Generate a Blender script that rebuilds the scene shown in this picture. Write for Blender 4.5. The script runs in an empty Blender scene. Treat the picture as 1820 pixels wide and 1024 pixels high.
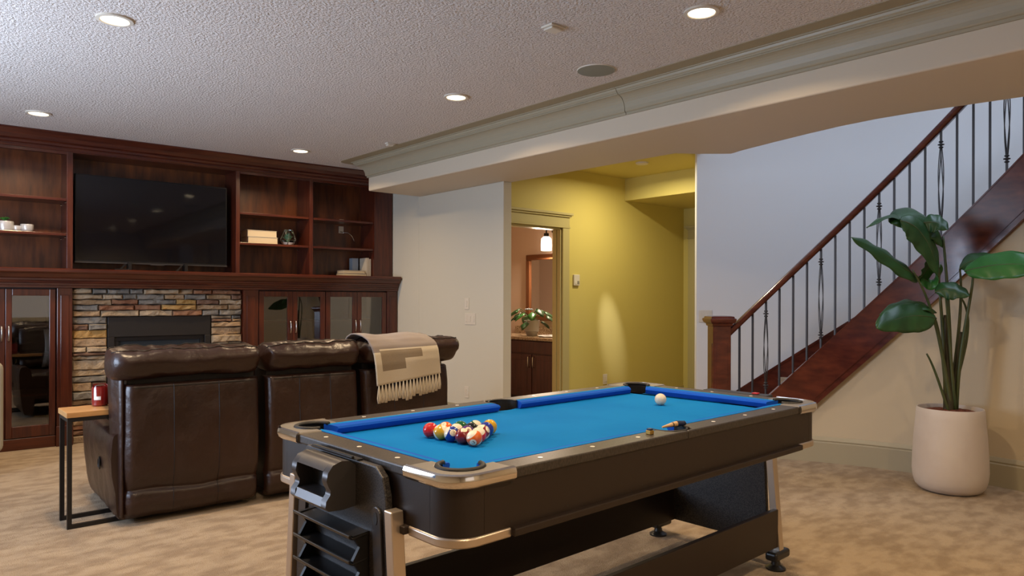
import bpy, bmesh, math, random
from mathutils import Vector, Matrix, noise
random.seed(7)
S = bpy.context.scene
COL = S.collection
PI = math.pi
# ------------------------------------------------------------------ camera
FPX, HY, ROLL, YAW, EYE = 1288.0, 531.0, 0.003, 0.8526, 1.25
CA, SA = math.cos(YAW), math.sin(YAW)
cam_d = bpy.data.cameras.new('camera'); cam = bpy.data.objects.new('camera', cam_d); COL.objects.link(cam)
cam_d.sensor_width = 36; cam_d.lens = FPX/1820*36; cam_d.shift_y = (HY-512)/1820; cam_d.clip_start = .05
cam.matrix_world = Matrix.Translation((0,0,EYE)) @ Matrix.Rotation(YAW-PI/2,4,'Z') @ Matrix.Rotation(PI/2,4,'X') @ Matrix.Rotation(ROLL,4,'Z')
S.camera = cam
# ------------------------------------------------------------------ world, light, exposure
S.view_settings.view_transform = 'Standard'; S.view_settings.look = 'None'
S.view_settings.gamma = 1; S.view_settings.use_curve_mapping = False
S.view_settings.exposure = -1.08
W = bpy.data.worlds.new('world'); S.world = W; W.use_nodes = True
W.node_tree.nodes['Background'].inputs[0].default_value = (.35,.5,.8,1)
W.node_tree.nodes['Background'].inputs[1].default_value = .6
WARM = (1.0,.73,.44); DAY = (.62,.76,1.0)
LAMP_W, WIN_W, STAIR_W, HALL_W, BATH_W = 44, 420, 150, 46, 46
def area(name, loc, direction, sx, sy, power, color, spread=PI, parent=None, disk=False):
    d = bpy.data.lights.new(name,'AREA'); d.energy = power; d.color = color; d.spread = spread
    d.shape = 'DISK' if disk else 'RECTANGLE'; d.size = sx
    if not disk: d.size_y = sy
    o = bpy.data.objects.new(name,d); COL.objects.link(o)
    o.rotation_euler = Vector(direction).to_track_quat('-Z','Y').to_euler(); o.location = loc
    if parent: o.parent = parent
    return o
area('daylight_window', (-1.62,4.4,1.45), (1,0,1.1), 1.3, 2.5, WIN_W, DAY)
area('rear_fill', (1.2,-2.95,1.5), (0,1,0), 2.4, 1.3, WIN_W*.02, (.85,.9,1.0))  # added fill from behind the camera; the rear wall has no window
area('daylight_stairwell', (5.4,.6,4.9), (.25,.25,-1), 1.4, 1.4, STAIR_W, DAY)
# ------------------------------------------------------------------ pixel helpers
def ray(x,y):
    u=x-910; v=HY-y; c,s=math.cos(ROLL),math.sin(ROLL)
    r=(u*c-v*s)/FPX; z=(u*s+v*c)/FPX
    return Vector((r*SA+CA, -r*CA+SA, z))
O = Vector((0,0,EYE))
def PX(x,y,X): d=ray(x,y); return O+d*(X/d.x)
def PY(x,y,Y): d=ray(x,y); return O+d*(Y/d.y)
def PZ(x,y,z): d=ray(x,y); return O+d*((z-EYE)/d.z)
def AT(x,y,f): return O+ray(x,y)*f
# ------------------------------------------------------------------ materials
MATS = {}
def mat(name, col, rough=.6, metal=0, noise_=None, bump=None, bump2=None, spec=.5, coat=0, emit=None, sheen=0):
    if name in MATS: return MATS[name]
    m = bpy.data.materials.new(name); m.use_nodes = True; nt = m.node_tree; N = nt.nodes; L = nt.links
    p = N['Principled BSDF']
    p.inputs['Base Color'].default_value = (*col,1); p.inputs['Roughness'].default_value = rough
    p.inputs['Metallic'].default_value = metal; p.inputs['Specular IOR Level'].default_value = spec
    p.inputs['Coat Weight'].default_value = coat; p.inputs['Coat Roughness'].default_value = .12
    p.inputs['Sheen Weight'].default_value = sheen
    if emit: p.inputs['Emission Color'].default_value = (*emit[0],1); p.inputs['Emission Strength'].default_value = emit[1]
    tc = N.new('ShaderNodeTexCoord')
    def mapped(stretch):
        mp = N.new('ShaderNodeMapping'); mp.inputs['Scale'].default_value = stretch
        L.new(tc.outputs['Object'], mp.inputs[0]); return mp.outputs[0]
    if noise_:
        sc, col2, det, lo, hi = noise_[:5]; st = noise_[5] if len(noise_)>5 else (1,1,1)
        n = N.new('ShaderNodeTexNoise'); n.inputs['Scale'].default_value = sc; n.inputs['Detail'].default_value = det
        L.new(mapped(st), n.inputs['Vector'])
        r = N.new('ShaderNodeValToRGB'); r.color_ramp.elements[0].position = lo; r.color_ramp.elements[1].position = hi
        r.color_ramp.elements[0].color = (*col,1); r.color_ramp.elements[1].color = (*col2,1)
        L.new(n.outputs[0], r.inputs[0]); L.new(r.outputs[0], p.inputs['Base Color'])
    last = None
    for b in (bump, bump2):
        if not b: continue
        sc, strength, dist = b[:3]; st = b[4] if len(b)>4 else (1,1,1); kind = b[3] if len(b)>3 else 'noise'
        if kind == 'voronoi':
            n = N.new('ShaderNodeTexVoronoi'); n.feature = 'SMOOTH_F1'; n.inputs['Scale'].default_value = sc; out = n.outputs['Distance']
        else:
            n = N.new('ShaderNodeTexNoise'); n.inputs['Scale'].default_value = sc; n.inputs['Detail'].default_value = 3; out = n.outputs[0]
        L.new(mapped(st), n.inputs['Vector'])
        bp = N.new('ShaderNodeBump'); bp.inputs['Strength'].default_value = strength; bp.inputs['Distance'].default_value = dist
        L.new(out, bp.inputs['Height'])
        if last: L.new(last, bp.inputs['Normal'])
        last = bp.outputs[0]
    if last: L.new(last, p.inputs['Normal'])
    MATS[name] = m; return m
carpet = mat('carpet',(.31,.225,.145),.95,noise_=(7,(.44,.335,.225),9,.38,.60,(1,1.9,1)),bump=(170,.9,.010),bump2=(14,.55,.03),spec=.08,sheen=.1)
ceil_m = mat('textured_ceiling',(.76,.70,.65),.85,bump=(70,1.0,.022),bump2=(150,.7,.008),spec=.2)
cream = mat('cream_paint',(.60,.56,.46),.6,bump=(180,.06,.002),spec=.3)
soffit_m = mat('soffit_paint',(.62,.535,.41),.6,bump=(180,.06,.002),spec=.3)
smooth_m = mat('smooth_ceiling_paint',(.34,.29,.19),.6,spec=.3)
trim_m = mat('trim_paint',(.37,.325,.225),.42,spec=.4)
yellow = mat('yellow_paint',(.60,.50,.15),.55,bump=(180,.05,.002),spec=.3)
yellow_trim = mat('yellow_trim_paint',(.47,.40,.18),.42,spec=.4)
white = mat('white_wall_paint',(.72,.71,.70),.6,bump=(180,.05,.002),spec=.3)
tanwall = mat('tan_wall_paint',(.56,.47,.33),.6,bump=(180,.05,.002),spec=.3)
pink = mat('bath_paint',(.62,.47,.36),.6,spec=.3)
cherry = mat('cherry_wood',(.044,.0075,.004),.30,noise_=(7,(.092,.019,.007),6,.35,.7,(6,6,.5)),spec=.5,coat=.25)
cherry_h = mat('cherry_wood_horizontal',(.044,.0075,.004),.28,noise_=(7,(.092,.019,.007),6,.35,.7,(.5,6,6)),spec=.5,coat=.3)
cherry_b = mat('cherry_back_panel',(.060,.015,.0045),.38,noise_=(5,(.17,.047,.012),5,.35,.72,(4,4,.6)),spec=.5,coat=.15)
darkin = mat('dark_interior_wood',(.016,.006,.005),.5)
leather = mat('brown_leather',(.024,.0095,.006),.36,noise_=(3,(.038,.0165,.0105),4,.4,.7),bump=(22,.30,.014),bump2=(260,.14,.002),spec=.5)
leather_d = mat('dark_leather_underside',(.010,.006,.005),.5)
seam_m = mat('dark_piping',(.008,.005,.004),.5)
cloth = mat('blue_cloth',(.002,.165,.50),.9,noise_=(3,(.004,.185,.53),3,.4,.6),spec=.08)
cushion_shade_m = mat('shaded_cushion_cloth',(.006,.085,.52),.85,spec=.15)  # deeper copy of the table cloth blue, shade painted into the cushion sides
rail_m = mat('black_rail_laminate',(.026,.021,.018),.42,noise_=(260,(.050,.040,.033),1,.45,.55,(1,1,.3)),spec=.5)
skirt_m = mat('brown_black_laminate',(.021,.0125,.009),.45,bump=(420,.25,.001),spec=.4)
panel_m = mat('woven_black_laminate',(.016,.013,.012),.40,noise_=(240,(.050,.043,.038),0,.48,.52),spec=.5)
plastic = mat('black_plastic',(.012,.011,.011),.32,spec=.5)
gplastic = mat('gunmetal_plastic',(.055,.050,.050),.33,metal=.35,spec=.5)
chrome = mat('chrome',(.78,.74,.70),.10,metal=1)
satin = mat('champagne_metal',(.62,.52,.42),.34,metal=.85)
pearl = mat('pearl_inlay',(.85,.80,.72),.3)
pocket_m = mat('pocket_rubber',(.010,.009,.009),.55)
capgrey = mat('grey_corner_plate',(.22,.20,.18),.35,metal=.4)
iron = mat('wrought_iron',(.060,.055,.055),.42,metal=.6)
black = mat('black_metal',(.012,.010,.010),.45,metal=.3)
oak = mat('oak_top',(.42,.205,.065),.45,noise_=(6,(.52,.28,.10),5,.35,.65,(.6,8,8)))
tvglass = mat('tv_screen',(.002,.002,.004),.05,spec=.45,bump=(2.2,.05,.02))
tvblack = mat('tv_bezel',(.006,.006,.007),.3)
firemetal = mat('firebox_metal',(.011,.009,.009),.5,bump=(80,.1,.002))
fireglass = mat('firebox_glass',(.035,.042,.048),.12,spec=.6)
mortar = mat('stone_mortar',(.035,.025,.018),.95)
stones = [mat('stone_%s'%n,c,.8,noise_=(9,c2,6,.35,.65),bump=(16,.75,.03),bump2=(70,.5,.008),spec=.25) for n,c,c2 in (
 ('tan',(.25,.16,.085),(.36,.25,.15)),('grey',(.15,.135,.115),(.26,.235,.20)),('rust',(.20,.085,.045),(.30,.16,.09)),
 ('gold',(.33,.185,.055),(.42,.27,.11)),('sand',(.30,.215,.13),(.40,.31,.21)),('umber',(.12,.065,.042),(.20,.115,.075)))]
stair_wood = mat('stair_cherry',(.060,.0085,.006),.24,noise_=(5,(.125,.024,.012),5,.35,.7,(1.5,1.5,4)),spec=.5,coat=.35)
potwhite = mat('white_planter',(.55,.48,.43),.55,bump=(60,.12,.004),noise_=(4,(.60,.535,.48),4,.4,.6))
soil = mat('red_bark_mulch',(.16,.035,.018),.9,noise_=(90,(.26,.075,.035),2,.4,.6),bump=(120,1,.02))
leaf_m = mat('leaf_green',(.012,.055,.013),.42,noise_=(8,(.022,.085,.018),3,.35,.65,(1,1,1)),spec=.5,bump=(40,.12,.004))
leaf_l = mat('leaf_bright_green',(.022,.13,.018),.36,noise_=(8,(.035,.17,.03),3,.35,.65),spec=.5)
stem_m = mat('leaf_stem',(.035,.060,.018),.45,noise_=(12,(.075,.085,.03),3,.35,.65,(1,1,.2)))
trunk_m = mat('leaf_sheath',(.022,.020,.010),.5,noise_=(16,(.060,.050,.022),3,.35,.65,(2,2,.2)))
blank_c = mat('throw_cream',(.62,.55,.43),.95,bump=(300,.6,.003),sheen=.3,spec=.1)
blank_g = mat('throw_grey',(.26,.22,.20),.95,bump=(300,.6,.003),sheen=.3,spec=.1)
blank_t = mat('throw_taupe',(.27,.215,.15),.95,bump=(300,.6,.003),sheen=.3,spec=.1)
ceram = mat('silver_ceramic',(.55,.54,.54),.25,metal=.35)
bookpage = mat('cream_paper',(.58,.47,.31),.8,bump=(200,.3,.001,'noise',(.1,1,6)))
bookcov = mat('pale_book_cover',(.50,.43,.33),.7)
bookblue = mat('blue_grey_cover',(.28,.31,.34),.6)
redwax = mat('red_candle_glass',(.20,.012,.010),.12,spec=.6,coat=.5)
labelw = mat('white_label',(.75,.72,.68),.6)
plate = mat('white_plate_plastic',(.66,.60,.50),.45)
grille = mat('speaker_grille',(.25,.26,.21),.7,bump=(700,.6,.002))
granite = mat('granite_top',(.20,.12,.06),.25,noise_=(70,(.46,.36,.24),4,.42,.6))
vanity_m = mat('vanity_wood',(.040,.0085,.0065),.32,noise_=(6,(.075,.018,.011),5,.35,.7,(5,5,.5)),coat=.2)
mirror_m = mat('mirror_glass',(.86,.86,.86),.02,metal=1)
frame_br = mat('bronze_frame',(.20,.075,.030),.32,metal=.35)
nickel = mat('brushed_nickel',(.60,.57,.53),.25,metal=1)
grey_pot = mat('grey_stone_pot',(.33,.30,.27),.7)
beige_f = mat('beige_upholstery',(.34,.31,.24),.9,bump=(260,.4,.003))
pillow_m = mat('grey_pillow',(.36,.33,.30),.9,bump=(220,.5,.003))
glow = mat('lamp_glow',(1,.9,.75),.5,emit=((1.0,.80,.52),14))
shade_m = mat('lit_glass_shade',(1,.95,.9),.5,emit=((1.0,.86,.70),7))
sky_m = mat('sky_pane',(.6,.75,1),.5,emit=((.62,.76,1.0),3))
brass_m = mat('brass_chalk_holder',(.42,.27,.07),.35,metal=.7)
red_m = mat('red_plastic',(.45,.02,.03),.35)
woodtip = mat('pale_wood',(.62,.40,.21),.5)
bluechalk = mat('dark_blue_plastic',(.010,.022,.075),.4)
def glass_mat(name, tint, refl):
    m = bpy.data.materials.new(name); m.use_nodes = True; nt = m.node_tree; N = nt.nodes; L = nt.links
    N.remove(N['Principled BSDF']); o = N['Material Output']
    t = N.new('ShaderNodeBsdfTransparent'); t.inputs[0].default_value = (*tint,1)
    g = N.new('ShaderNodeBsdfGlossy'); g.inputs['Roughness'].default_value = .015
    f = N.new('ShaderNodeFresnel'); f.inputs[0].default_value = refl
    x = N.new('ShaderNodeMixShader'); L.new(f.outputs[0],x.inputs[0]); L.new(t.outputs[0],x.inputs[1]); L.new(g.outputs[0],x.inputs[2]); L.new(x.outputs[0],o.inputs[0])
    return m
door_glass = glass_mat('cabinet_glass',(.80,.78,.74),2.1)
clear_glass = glass_mat('clear_glass',(.90,.95,.93),1.5)
# ------------------------------------------------------------------ mesh builder
MW = {}
class MB:
    def __init__(s): s.v=[]; s.f=[]; s.m=[]
    def add(s, vs, fs, mi=0):
        b=len(s.v); s.v += [Vector(v) for v in vs]
        for f in fs: s.f.append([b+i for i in f]); s.m.append(mi)
        return s
    def box(s,x0,x1,y0,y1,z0,z1,mi=0):
        return s.add([(x0,y0,z0),(x1,y0,z0),(x1,y1,z0),(x0,y1,z0),(x0,y0,z1),(x1,y0,z1),(x1,y1,z1),(x0,y1,z1)],
                     [(0,3,2,1),(4,5,6,7),(0,1,5,4),(1,2,6,5),(2,3,7,6),(3,0,4,7)],mi)
    def prism(s,poly,z0,z1,mi=0):
        n=len(poly); a=sum(poly[i][0]*poly[(i+1)%n][1]-poly[(i+1)%n][0]*poly[i][1] for i in range(n))
        if a<0: poly=poly[::-1]
        return s.add([(x,y,z0) for x,y in poly]+[(x,y,z1) for x,y in poly],
            [tuple(range(n-1,-1,-1)),tuple(range(n,2*n))]+[(i,(i+1)%n,n+(i+1)%n,n+i) for i in range(n)],mi)
    def loft(s,rings,cap=True,closed=True,mi=0):
        n=len(rings[0]); vs=[p for r in rings for p in r]; fs=[]
        for k in range(len(rings)-1):
            for i in range(n if closed else n-1):
                j=(i+1)%n; fs.append((k*n+i,k*n+j,(k+1)*n+j,(k+1)*n+i))
        if cap and closed: fs += [tuple(range(n-1,-1,-1)), tuple(range((len(rings)-1)*n,len(rings)*n))]
        return s.add(vs,fs,mi)
    def tube(s,path,r,n=8,mi=0):
        path=[Vector(p) for p in path]; rings=[]; up=None
        for i,p in enumerate(path):
            t=(path[min(i+1,len(path)-1)]-path[max(i-1,0)]).normalized()
            if up is None: up = Vector((0,0,1)) if abs(t.z)<.9 else Vector((1,0,0))
            a=t.cross(up).normalized(); b=a.cross(t).normalized(); up=b
            rr=r[i] if isinstance(r,(list,tuple)) else r
            rings.append([p+a*(rr*math.cos(2*PI*k/n))+b*(rr*math.sin(2*PI*k/n)) for k in range(n)])
        return s.loft(rings,mi=mi)
    def lathe(s,prof,n=32,c=(0,0,0),mi=0,cap=True):
        c=Vector(c); return s.loft([[c+Vector((r*math.cos(2*PI*k/n),r*math.sin(2*PI*k/n),z)) for k in range(n)] for r,z in prof],cap=cap,mi=mi)
    def grid(s,nu,nv,fn,mi=0,mfn=None):
        b=len(s.v)
        for i in range(nu+1):
            for j in range(nv+1): s.v.append(Vector(fn(i/nu,j/nv)))
        for i in range(nu):
            for j in range(nv):
                a=b+i*(nv+1)+j; s.f.append([a,a+nv+1,a+nv+2,a+1]); s.m.append(mfn((i+.5)/nu,(j+.5)/nv) if mfn else mi)
        return s
    def build(s,name,mats,parent=None,frame=None,smooth=False,bevel=0,seg=2,solid=0,fix=True):
        if not isinstance(mats,(list,tuple)): mats=[mats]
        vs=[frame@v for v in s.v] if frame else s.v
        if parent is not None: inv=MW[parent].inverted(); loc=None; vs=[inv@v for v in vs]
        else:
            xs=[v.x for v in vs]; ys=[v.y for v in vs]; zs=[v.z for v in vs]
            loc=Vector(((min(xs)+max(xs))/2,(min(ys)+max(ys))/2,min(zs))); vs=[v-loc for v in vs]
        me=bpy.data.meshes.new(name); me.from_pydata([tuple(v) for v in vs],[],s.f)
        for m in mats: me.materials.append(m)
        for p,i in zip(me.polygons,s.m): p.material_index=i
        if fix:
            bm=bmesh.new(); bm.from_mesh(me); bmesh.ops.recalc_face_normals(bm,faces=bm.faces); bm.to_mesh(me); bm.free()
        if smooth: me.shade_smooth()
        o=bpy.data.objects.new(name,me); COL.objects.link(o)
        if parent is not None: o.parent=parent; MW[o]=MW[parent]
        else: o.location=loc; MW[o]=Matrix.Translation(loc)
        if smooth and smooth!=True: me.set_sharp_from_angle(angle=math.radians(smooth))
        if solid: md=o.modifiers.new('solid','SOLIDIFY'); md.thickness=solid; md.offset=0
        if bevel: md=o.modifiers.new('bevel','BEVEL'); md.width=bevel; md.segments=seg; md.limit_method='ANGLE'; md.angle_limit=math.radians(40); md.harden_normals=False
        return o
def tag(o,label,cat,group=None,kind=None):
    o['label']=label; o['category']=cat
    if group: o['group']=group
    if kind: o['kind']=kind
    return o
def thing(name,label,cat,loc=(0,0,0),rz=0,frame=None,group=None):
    o=bpy.data.objects.new(name,None); COL.objects.link(o)
    M=Matrix.Translation(loc)@Matrix.Rotation(rz,4,'Z')
    if frame: M=frame@M
    o.matrix_world=M; MW[o]=M; o.empty_display_size=.1
    return tag(o,label,cat,group)
def struct(name,mb,m,label,cat,**k): return tag(mb.build(name,m,**k),label,cat,kind='structure')
H=2.65; SOF=2.35; XB=3.78; YE=6.57; XW=4.40
T=Matrix.Translation((4.388,7.09,0))@Matrix.Rotation(-.03,4,'Z')     # built-in wall unit frame: x along the wall (0 = right end), y into the wall
# ================================================================== STRUCTURE
struct('floor',MB().box(-1.75,9,-3.1,9.2,-.1,0),carpet,'mottled beige carpet floor','floor')
struct('ceiling',MB().box(-1.75,4.5,-3.1,7.7,H,H+.12),ceil_m,'stippled grey-white ceiling above the pool table','ceiling')
struct('wall_back',MB().box(-6.4,.2,.36,.5,0,H),cream,'wall behind the dark wooden built-in unit','wall',frame=T)
wl=MB(); wl.box(-1.75,-1.6,-3.1,3.1,0,H).box(-1.75,-1.6,5.7,7.7,0,H).box(-1.75,-1.6,3.1,5.7,0,.8).box(-1.75,-1.6,3.1,5.7,2.15,H)
struct('wall_left',wl,cream,'cream wall with a wide window, outside the view on the left','wall')
struct('wall_rear',MB().box(-1.75,5,-3.2,-3.05,0,3),cream,'cream wall behind the viewer','wall')
w1=MB(); w1.box(-1.72,-1.66,3.1,5.7,.8,.86).box(-1.72,-1.66,3.1,5.7,2.09,2.15)
for y in (3.1,3.95,4.79,5.64): w1.box(-1.72,-1.66,y,y+.06,.86,2.09)
struct('window_1',w1,white,'white framed window in the left wall','window')
# cream wall beside the built-in unit
struct('wall_hall_corner',MB().box(XW,XW+.10,5.16,YE,0,SOF).box(XW,XW+.10,YE,7.6,0,H),cream,'cream wall between the built-in unit and the hallway opening','wall',bevel=.004)
# soffit
arc=[(4.81,2.92),(4.72,2.6),(4.65,2.32),(4.60,2.08),(4.58,1.86),(4.59,1.65),(4.62,1.44),(4.67,1.13),(4.76,.8),(4.9,.45),(5.1,.1),(5.1,-3.05)]
sof=[(XB,-3.05),(XB,YE),(XW+.10,YE),(XW+.11,5.1),(4.52,3.97),(4.53,3.31),(4.68,3.21),(4.86,3.04)]+arc
struct('ceiling_soffit',MB().prism(sof,SOF,H),soffit_m,'dropped beige soffit running from the built-in unit over the stairs','soffit',bevel=.012,seg=3)
prof=[(0,2.485),(.012,2.485),(.012,2.500),(.020,2.503)]
for k in range(9):
    a=k/8*PI/2; prof.append((.024+.072*(1-math.cos(a)),2.508+.098*math.sin(a)))
prof+=[(.096,2.614),(.104,2.614),(.104,2.622),(.112,2.628),(.116,2.640),(.130,2.640),(.130,2.650),(0,2.650)]
def crown(y0,y1,ret):
    m=MB(); r=[[(XB-d,y0,z) for d,z in prof]]
    if ret: r+=[[(XB-d,YE+d,z) for d,z in prof],[(XW,YE+d,z) for d,z in prof]]
    else: r+=[[(XB-d,y1,z) for d,z in prof]]
    return m.loft(r)
yj=PX(1106,180,XB-.05).y
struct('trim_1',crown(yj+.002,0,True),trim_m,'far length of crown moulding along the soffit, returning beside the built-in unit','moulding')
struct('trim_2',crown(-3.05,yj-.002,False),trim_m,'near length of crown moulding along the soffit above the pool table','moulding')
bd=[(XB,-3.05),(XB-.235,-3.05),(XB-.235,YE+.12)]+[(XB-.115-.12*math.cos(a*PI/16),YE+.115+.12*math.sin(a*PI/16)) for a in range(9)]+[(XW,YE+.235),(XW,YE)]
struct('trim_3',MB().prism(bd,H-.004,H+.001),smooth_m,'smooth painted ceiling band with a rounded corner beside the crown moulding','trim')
# hallway
HYW=5.5
yw=MB(); yw.box(XW+.1,4.75,HYW,HYW+.12,0,H).box(5.51,7.82,HYW,HYW+.12,0,H).box(4.75,5.51,HYW,HYW+.12,2.01,H)
struct('wall_hall',yw,yellow,'yellow hallway wall with the bathroom doorway','wall')
he=MB(); he.box(7.7,7.82,5.32,HYW,0,H).box(7.7,7.82,4.0,4.46,0,H).box(7.7,7.82,4.46,5.32,2.01,H)
struct('wall_hall_end',he,yellow,'yellow wall at the far end of the hallway','wall')
struct('wall_hall_south',MB().box(5.99,7.82,4.03,4.12,0,H),yellow,'hallway wall behind the staircase','wall')
struct('ceiling_hall',MB().prism([(4.53,5.62),(4.53,3.32),(4.68,3.22),(5.84,4.03),(7.82,4.03),(7.82,5.62)],H,H+.1),yellow,'yellow lit hallway ceiling','ceiling')
struct('ceiling_hall_drop',MB().box(6.55,7.7,4.12,HYW,2.395,H),yellow,'lower dropped box at the end of the hallway ceiling','soffit')
struct('wall_stair_header',MB().loft([[(4.68,3.22,z),(4.73,3.17,z),(5.86,3.96,z),(5.81,4.03,z)] for z in (H,5.1)]),white,'upper wall above the hallway ceiling edge','wall')
def door_casing(m,x0,x1,y,zt,w=.10):
    m.box(x0-w,x0,y-.022,y,0,zt).box(x1,x1+w,y-.022,y,0,zt)
    m.box(x0-w-.01,x1+w+.01,y-.028,y,zt,zt+.015).box(x0-w,x1+w,y-.024,y,zt+.015,zt+.115)
    m.box(x0-w-.015,x1+w+.015,y-.04,y,zt+.115,zt+.135).box(x0-w-.03,x1+w+.03,y-.055,y,zt+.135,zt+.16)
    m.box(x0,x0+.02,y,y+.12,0,zt).box(x1-.02,x1,y,y+.12,0,zt).box(x0,x1,y,y+.12,zt-.02,zt)
    m.box(x1-.03,x1-.02,y+.05,y+.085,0,zt-.02)
    return m
struct('door_1',door_casing(MB(),4.75,5.51,HYW,2.01),yellow_trim,'painted door casing of the bathroom doorway','door frame',bevel=.003)
F2=Matrix.Translation((7.7,4.89,0))@Matrix.Rotation(-PI/2,4,'Z')
d2=struct('door_2',door_casing(MB(),-.43,.43,0,2.01),yellow_trim,'painted door casing at the hallway end beside the white stair wall','door frame',frame=F2,bevel=.003)
MB().box(-.41,.41,.05,.09,.01,1.99).build('door_leaf',yellow_trim,d2,frame=F2,bevel=.003)
MB().lathe([(.012,0),(.012,.04),(.028,.045),(.030,.06),(.02,.075)],14).build('door_knob',nickel,d2,frame=F2@Matrix.Translation((.36,.05,1.0))@Matrix.Rotation(PI/2,4,'X'),smooth=40)
MB().box(5.62,7.7,HYW-.018,HYW,0,.13).box(5.62,7.7,HYW-.012,HYW,.13,.15)
struct('baseboard_hall',MB().box(5.62,7.7,HYW-.018,HYW,0,.13).box(5.62,7.7,HYW-.010,HYW,.13,.155),yellow_trim,'baseboard along the yellow hallway wall','baseboard')
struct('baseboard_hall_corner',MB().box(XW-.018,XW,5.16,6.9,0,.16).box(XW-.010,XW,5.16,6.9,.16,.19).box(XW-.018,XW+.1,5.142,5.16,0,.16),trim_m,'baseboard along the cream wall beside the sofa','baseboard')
# bathroom shell
bw=MB(); bw.box(6.30,6.42,HYW+.12,8.6,0,2.5).box(XW+.1,6.42,8.5,8.62,0,2.5).box(XW+.1,XW+.16,HYW+.12,8.6,0,2.5)
struct('wall_bathroom',bw,pink,'pinkish beige bathroom walls behind the doorway','wall')
struct('ceiling_bathroom',MB().box(XW+.1,6.42,HYW+.12,8.62,2.5,2.6),pink,'bathroom ceiling','ceiling')
# ------------------------------------------------------------------ staircase geometry (arc about a centre)
SX,SY=3.31,1.70
def ap(R,deg,z=0): a=math.radians(deg); return Vector((SX+R*math.cos(a),SY+R*math.sin(a),z))
def arcwall(R0,R1,d0,d1,n,zb,zt):
    m=MB(); r=[]
    for k in range(n+1):
        d=d0+(d1-d0)*k/n; b=zb(d) if callable(zb) else zb; t=zt(d) if callable(zt) else zt
        r.append([ap(R0,d,b),ap(R1,d,b),ap(R1,d,t),ap(R0,d,t)])
    return m.loft(r)
strtop=lambda d:.503+.0417*(32.18-d)
strbot=lambda d:max(0.0,.445+.0409*(24.24-d))
railz=lambda d:.962+.0416*(39.74-d)
struct('wall_stair',arcwall(2.36,2.42,34,-62,48,0,lambda d:min(max(.05,strbot(d)+.06),3.0)),tanwall,'curved tan wall under the staircase behind the potted plant','wall',smooth=40)
struct('wall_right',MB().box(ap(2.36,-62).x,ap(2.36,-62).x+.1,-3.1,ap(2.36,-62).y+.05,0,3),tanwall,'tan wall on the right, outside the view','wall')
struct('wall_stairwell',arcwall(3.42,3.54,42.6,-75,60,0,5.1),white,'curved white wall on the far side of the staircase','wall',smooth=40)
struct('ceiling_stairwell',MB().box(4.3,7.1,-2.2,4.3,5.1,5.2),white,'ceiling high above the staircase','ceiling')
struct('wall_stairwell_inner',MB().loft([[(x,y,z) for x,y in sof[4:]]+[(x-.05,y,z) for x,y in sof[4:][::-1]] for z in (H+.13,5.1)]),white,'upper stairwell wall above the soffit edge','wall')
struct('wall_stairwell_end',MB().box(4.3,7.1,-2.3,-2.2,H,5.1),white,'upper end wall of the stairwell','wall')
def bbarc(d0,d1):
    m=MB(); r=[]
    for k in range(41):
        d=d0+(d1-d0)*k/40
        r.append([ap(2.365,d,0),ap(2.338,d,0),ap(2.338,d,.150),ap(2.346,d,.158),ap(2.342,d,.168),ap(2.347,d,.180),ap(2.355,d,.195),ap(2.365,d,.195)])
    return m.loft(r)
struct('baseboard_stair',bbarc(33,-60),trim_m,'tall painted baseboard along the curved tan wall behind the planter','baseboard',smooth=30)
# ================================================================== BUILT-IN WALL UNIT (frame T)
def shelfbox(x0,x1,y0,y1,z0,z1): return MB().box(x0,x1,y0,y1,z0,z1)
def bookcase(name,label,posts,bays):
    xa,xb=posts[0][0],posts[-1][1]
    t=thing(name,label,'bookcase',((xa+xb)/2,.15,1.49),0,T)
    MB().box(xa,xb,.325,.35,1.49,2.52).build('back_panel',cherry_b,t,T)
    for a,b in posts: MB().box(a,b,0,.325,1.49,2.52).build('post',cherry,t,T,bevel=.003)
    for a,b in bays:
        for z in (2.10,1.80):
            MB().box(a,b,.02,.32,z-.022,z).build('shelf',cherry_h,t,T,bevel=.002)
        MB().box(a,b,.0,.02,2.475,2.52).build('top_rail',cherry_h,t,T)
        for z in (2.10,1.80):
            for y in (.05,.28):
                MB().lathe([(.007,0),(.007,.012)],8).build('shelf_pin',nickel,t,T@Matrix.Translation((b-.012,y,z-.034))@Matrix.Rotation(PI/2,4,'Y'))
    return t
bookcase('bookcase','dark cherry bookcase with open shelves left of the television',[(-4.90,-4.86),(-4.02,-3.98),(-3.178,-3.132)],[(-4.86,-4.02),(-3.98,-3.178)])
bookcase('bookcase','dark cherry bookcase with two open bays right of the television',[(-1.751,-1.710),(-.987,-.949),(-.228,0)],[(-1.71,-.987),(-.949,-.228)])
nt_=thing('media_niche','dark wooden recess behind the wide television','cabinet',(-2.44,.17,1.49),0,T)
MB().box(-3.132,-1.751,.325,.35,1.49,2.52).build('back_panel',cherry_b,nt_,T)
MB().box(-3.132,-1.751,.0,.325,2.495,2.52).build('top_panel',cherry_h,nt_,T)
cp=[(.0,2.50),(-.012,2.50),(-.016,2.515),(-.012,2.53),(-.022,2.535),(-.026,2.55),(-.022,2.56),(-.034,2.567),(-.044,2.60),(-.062,2.635),(-.068,2.64),(-.068,2.65),(0,2.65)]
crn=MB().loft([[(x,y,z) for y,z in cp] for x in (-4.9,0)]).box(-4.9,0,0,.35,2.52,2.649)
tag(crn.build('cornice',cherry_h,frame=T),'stepped dark wooden cornice along the top of the built-in unit','cornice')
mp=[(0,1.49),(-.195,1.49),(-.205,1.482),(-.205,1.462),(-.196,1.452),(-.185,1.448),(-.165,1.415),(-.150,1.408),(-.150,1.392),(-.140,1.388),(-.138,1.372),(-.128,1.368),(-.128,1.352),(-.12,1.348),(-.12,1.33),(0,1.33)]
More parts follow.
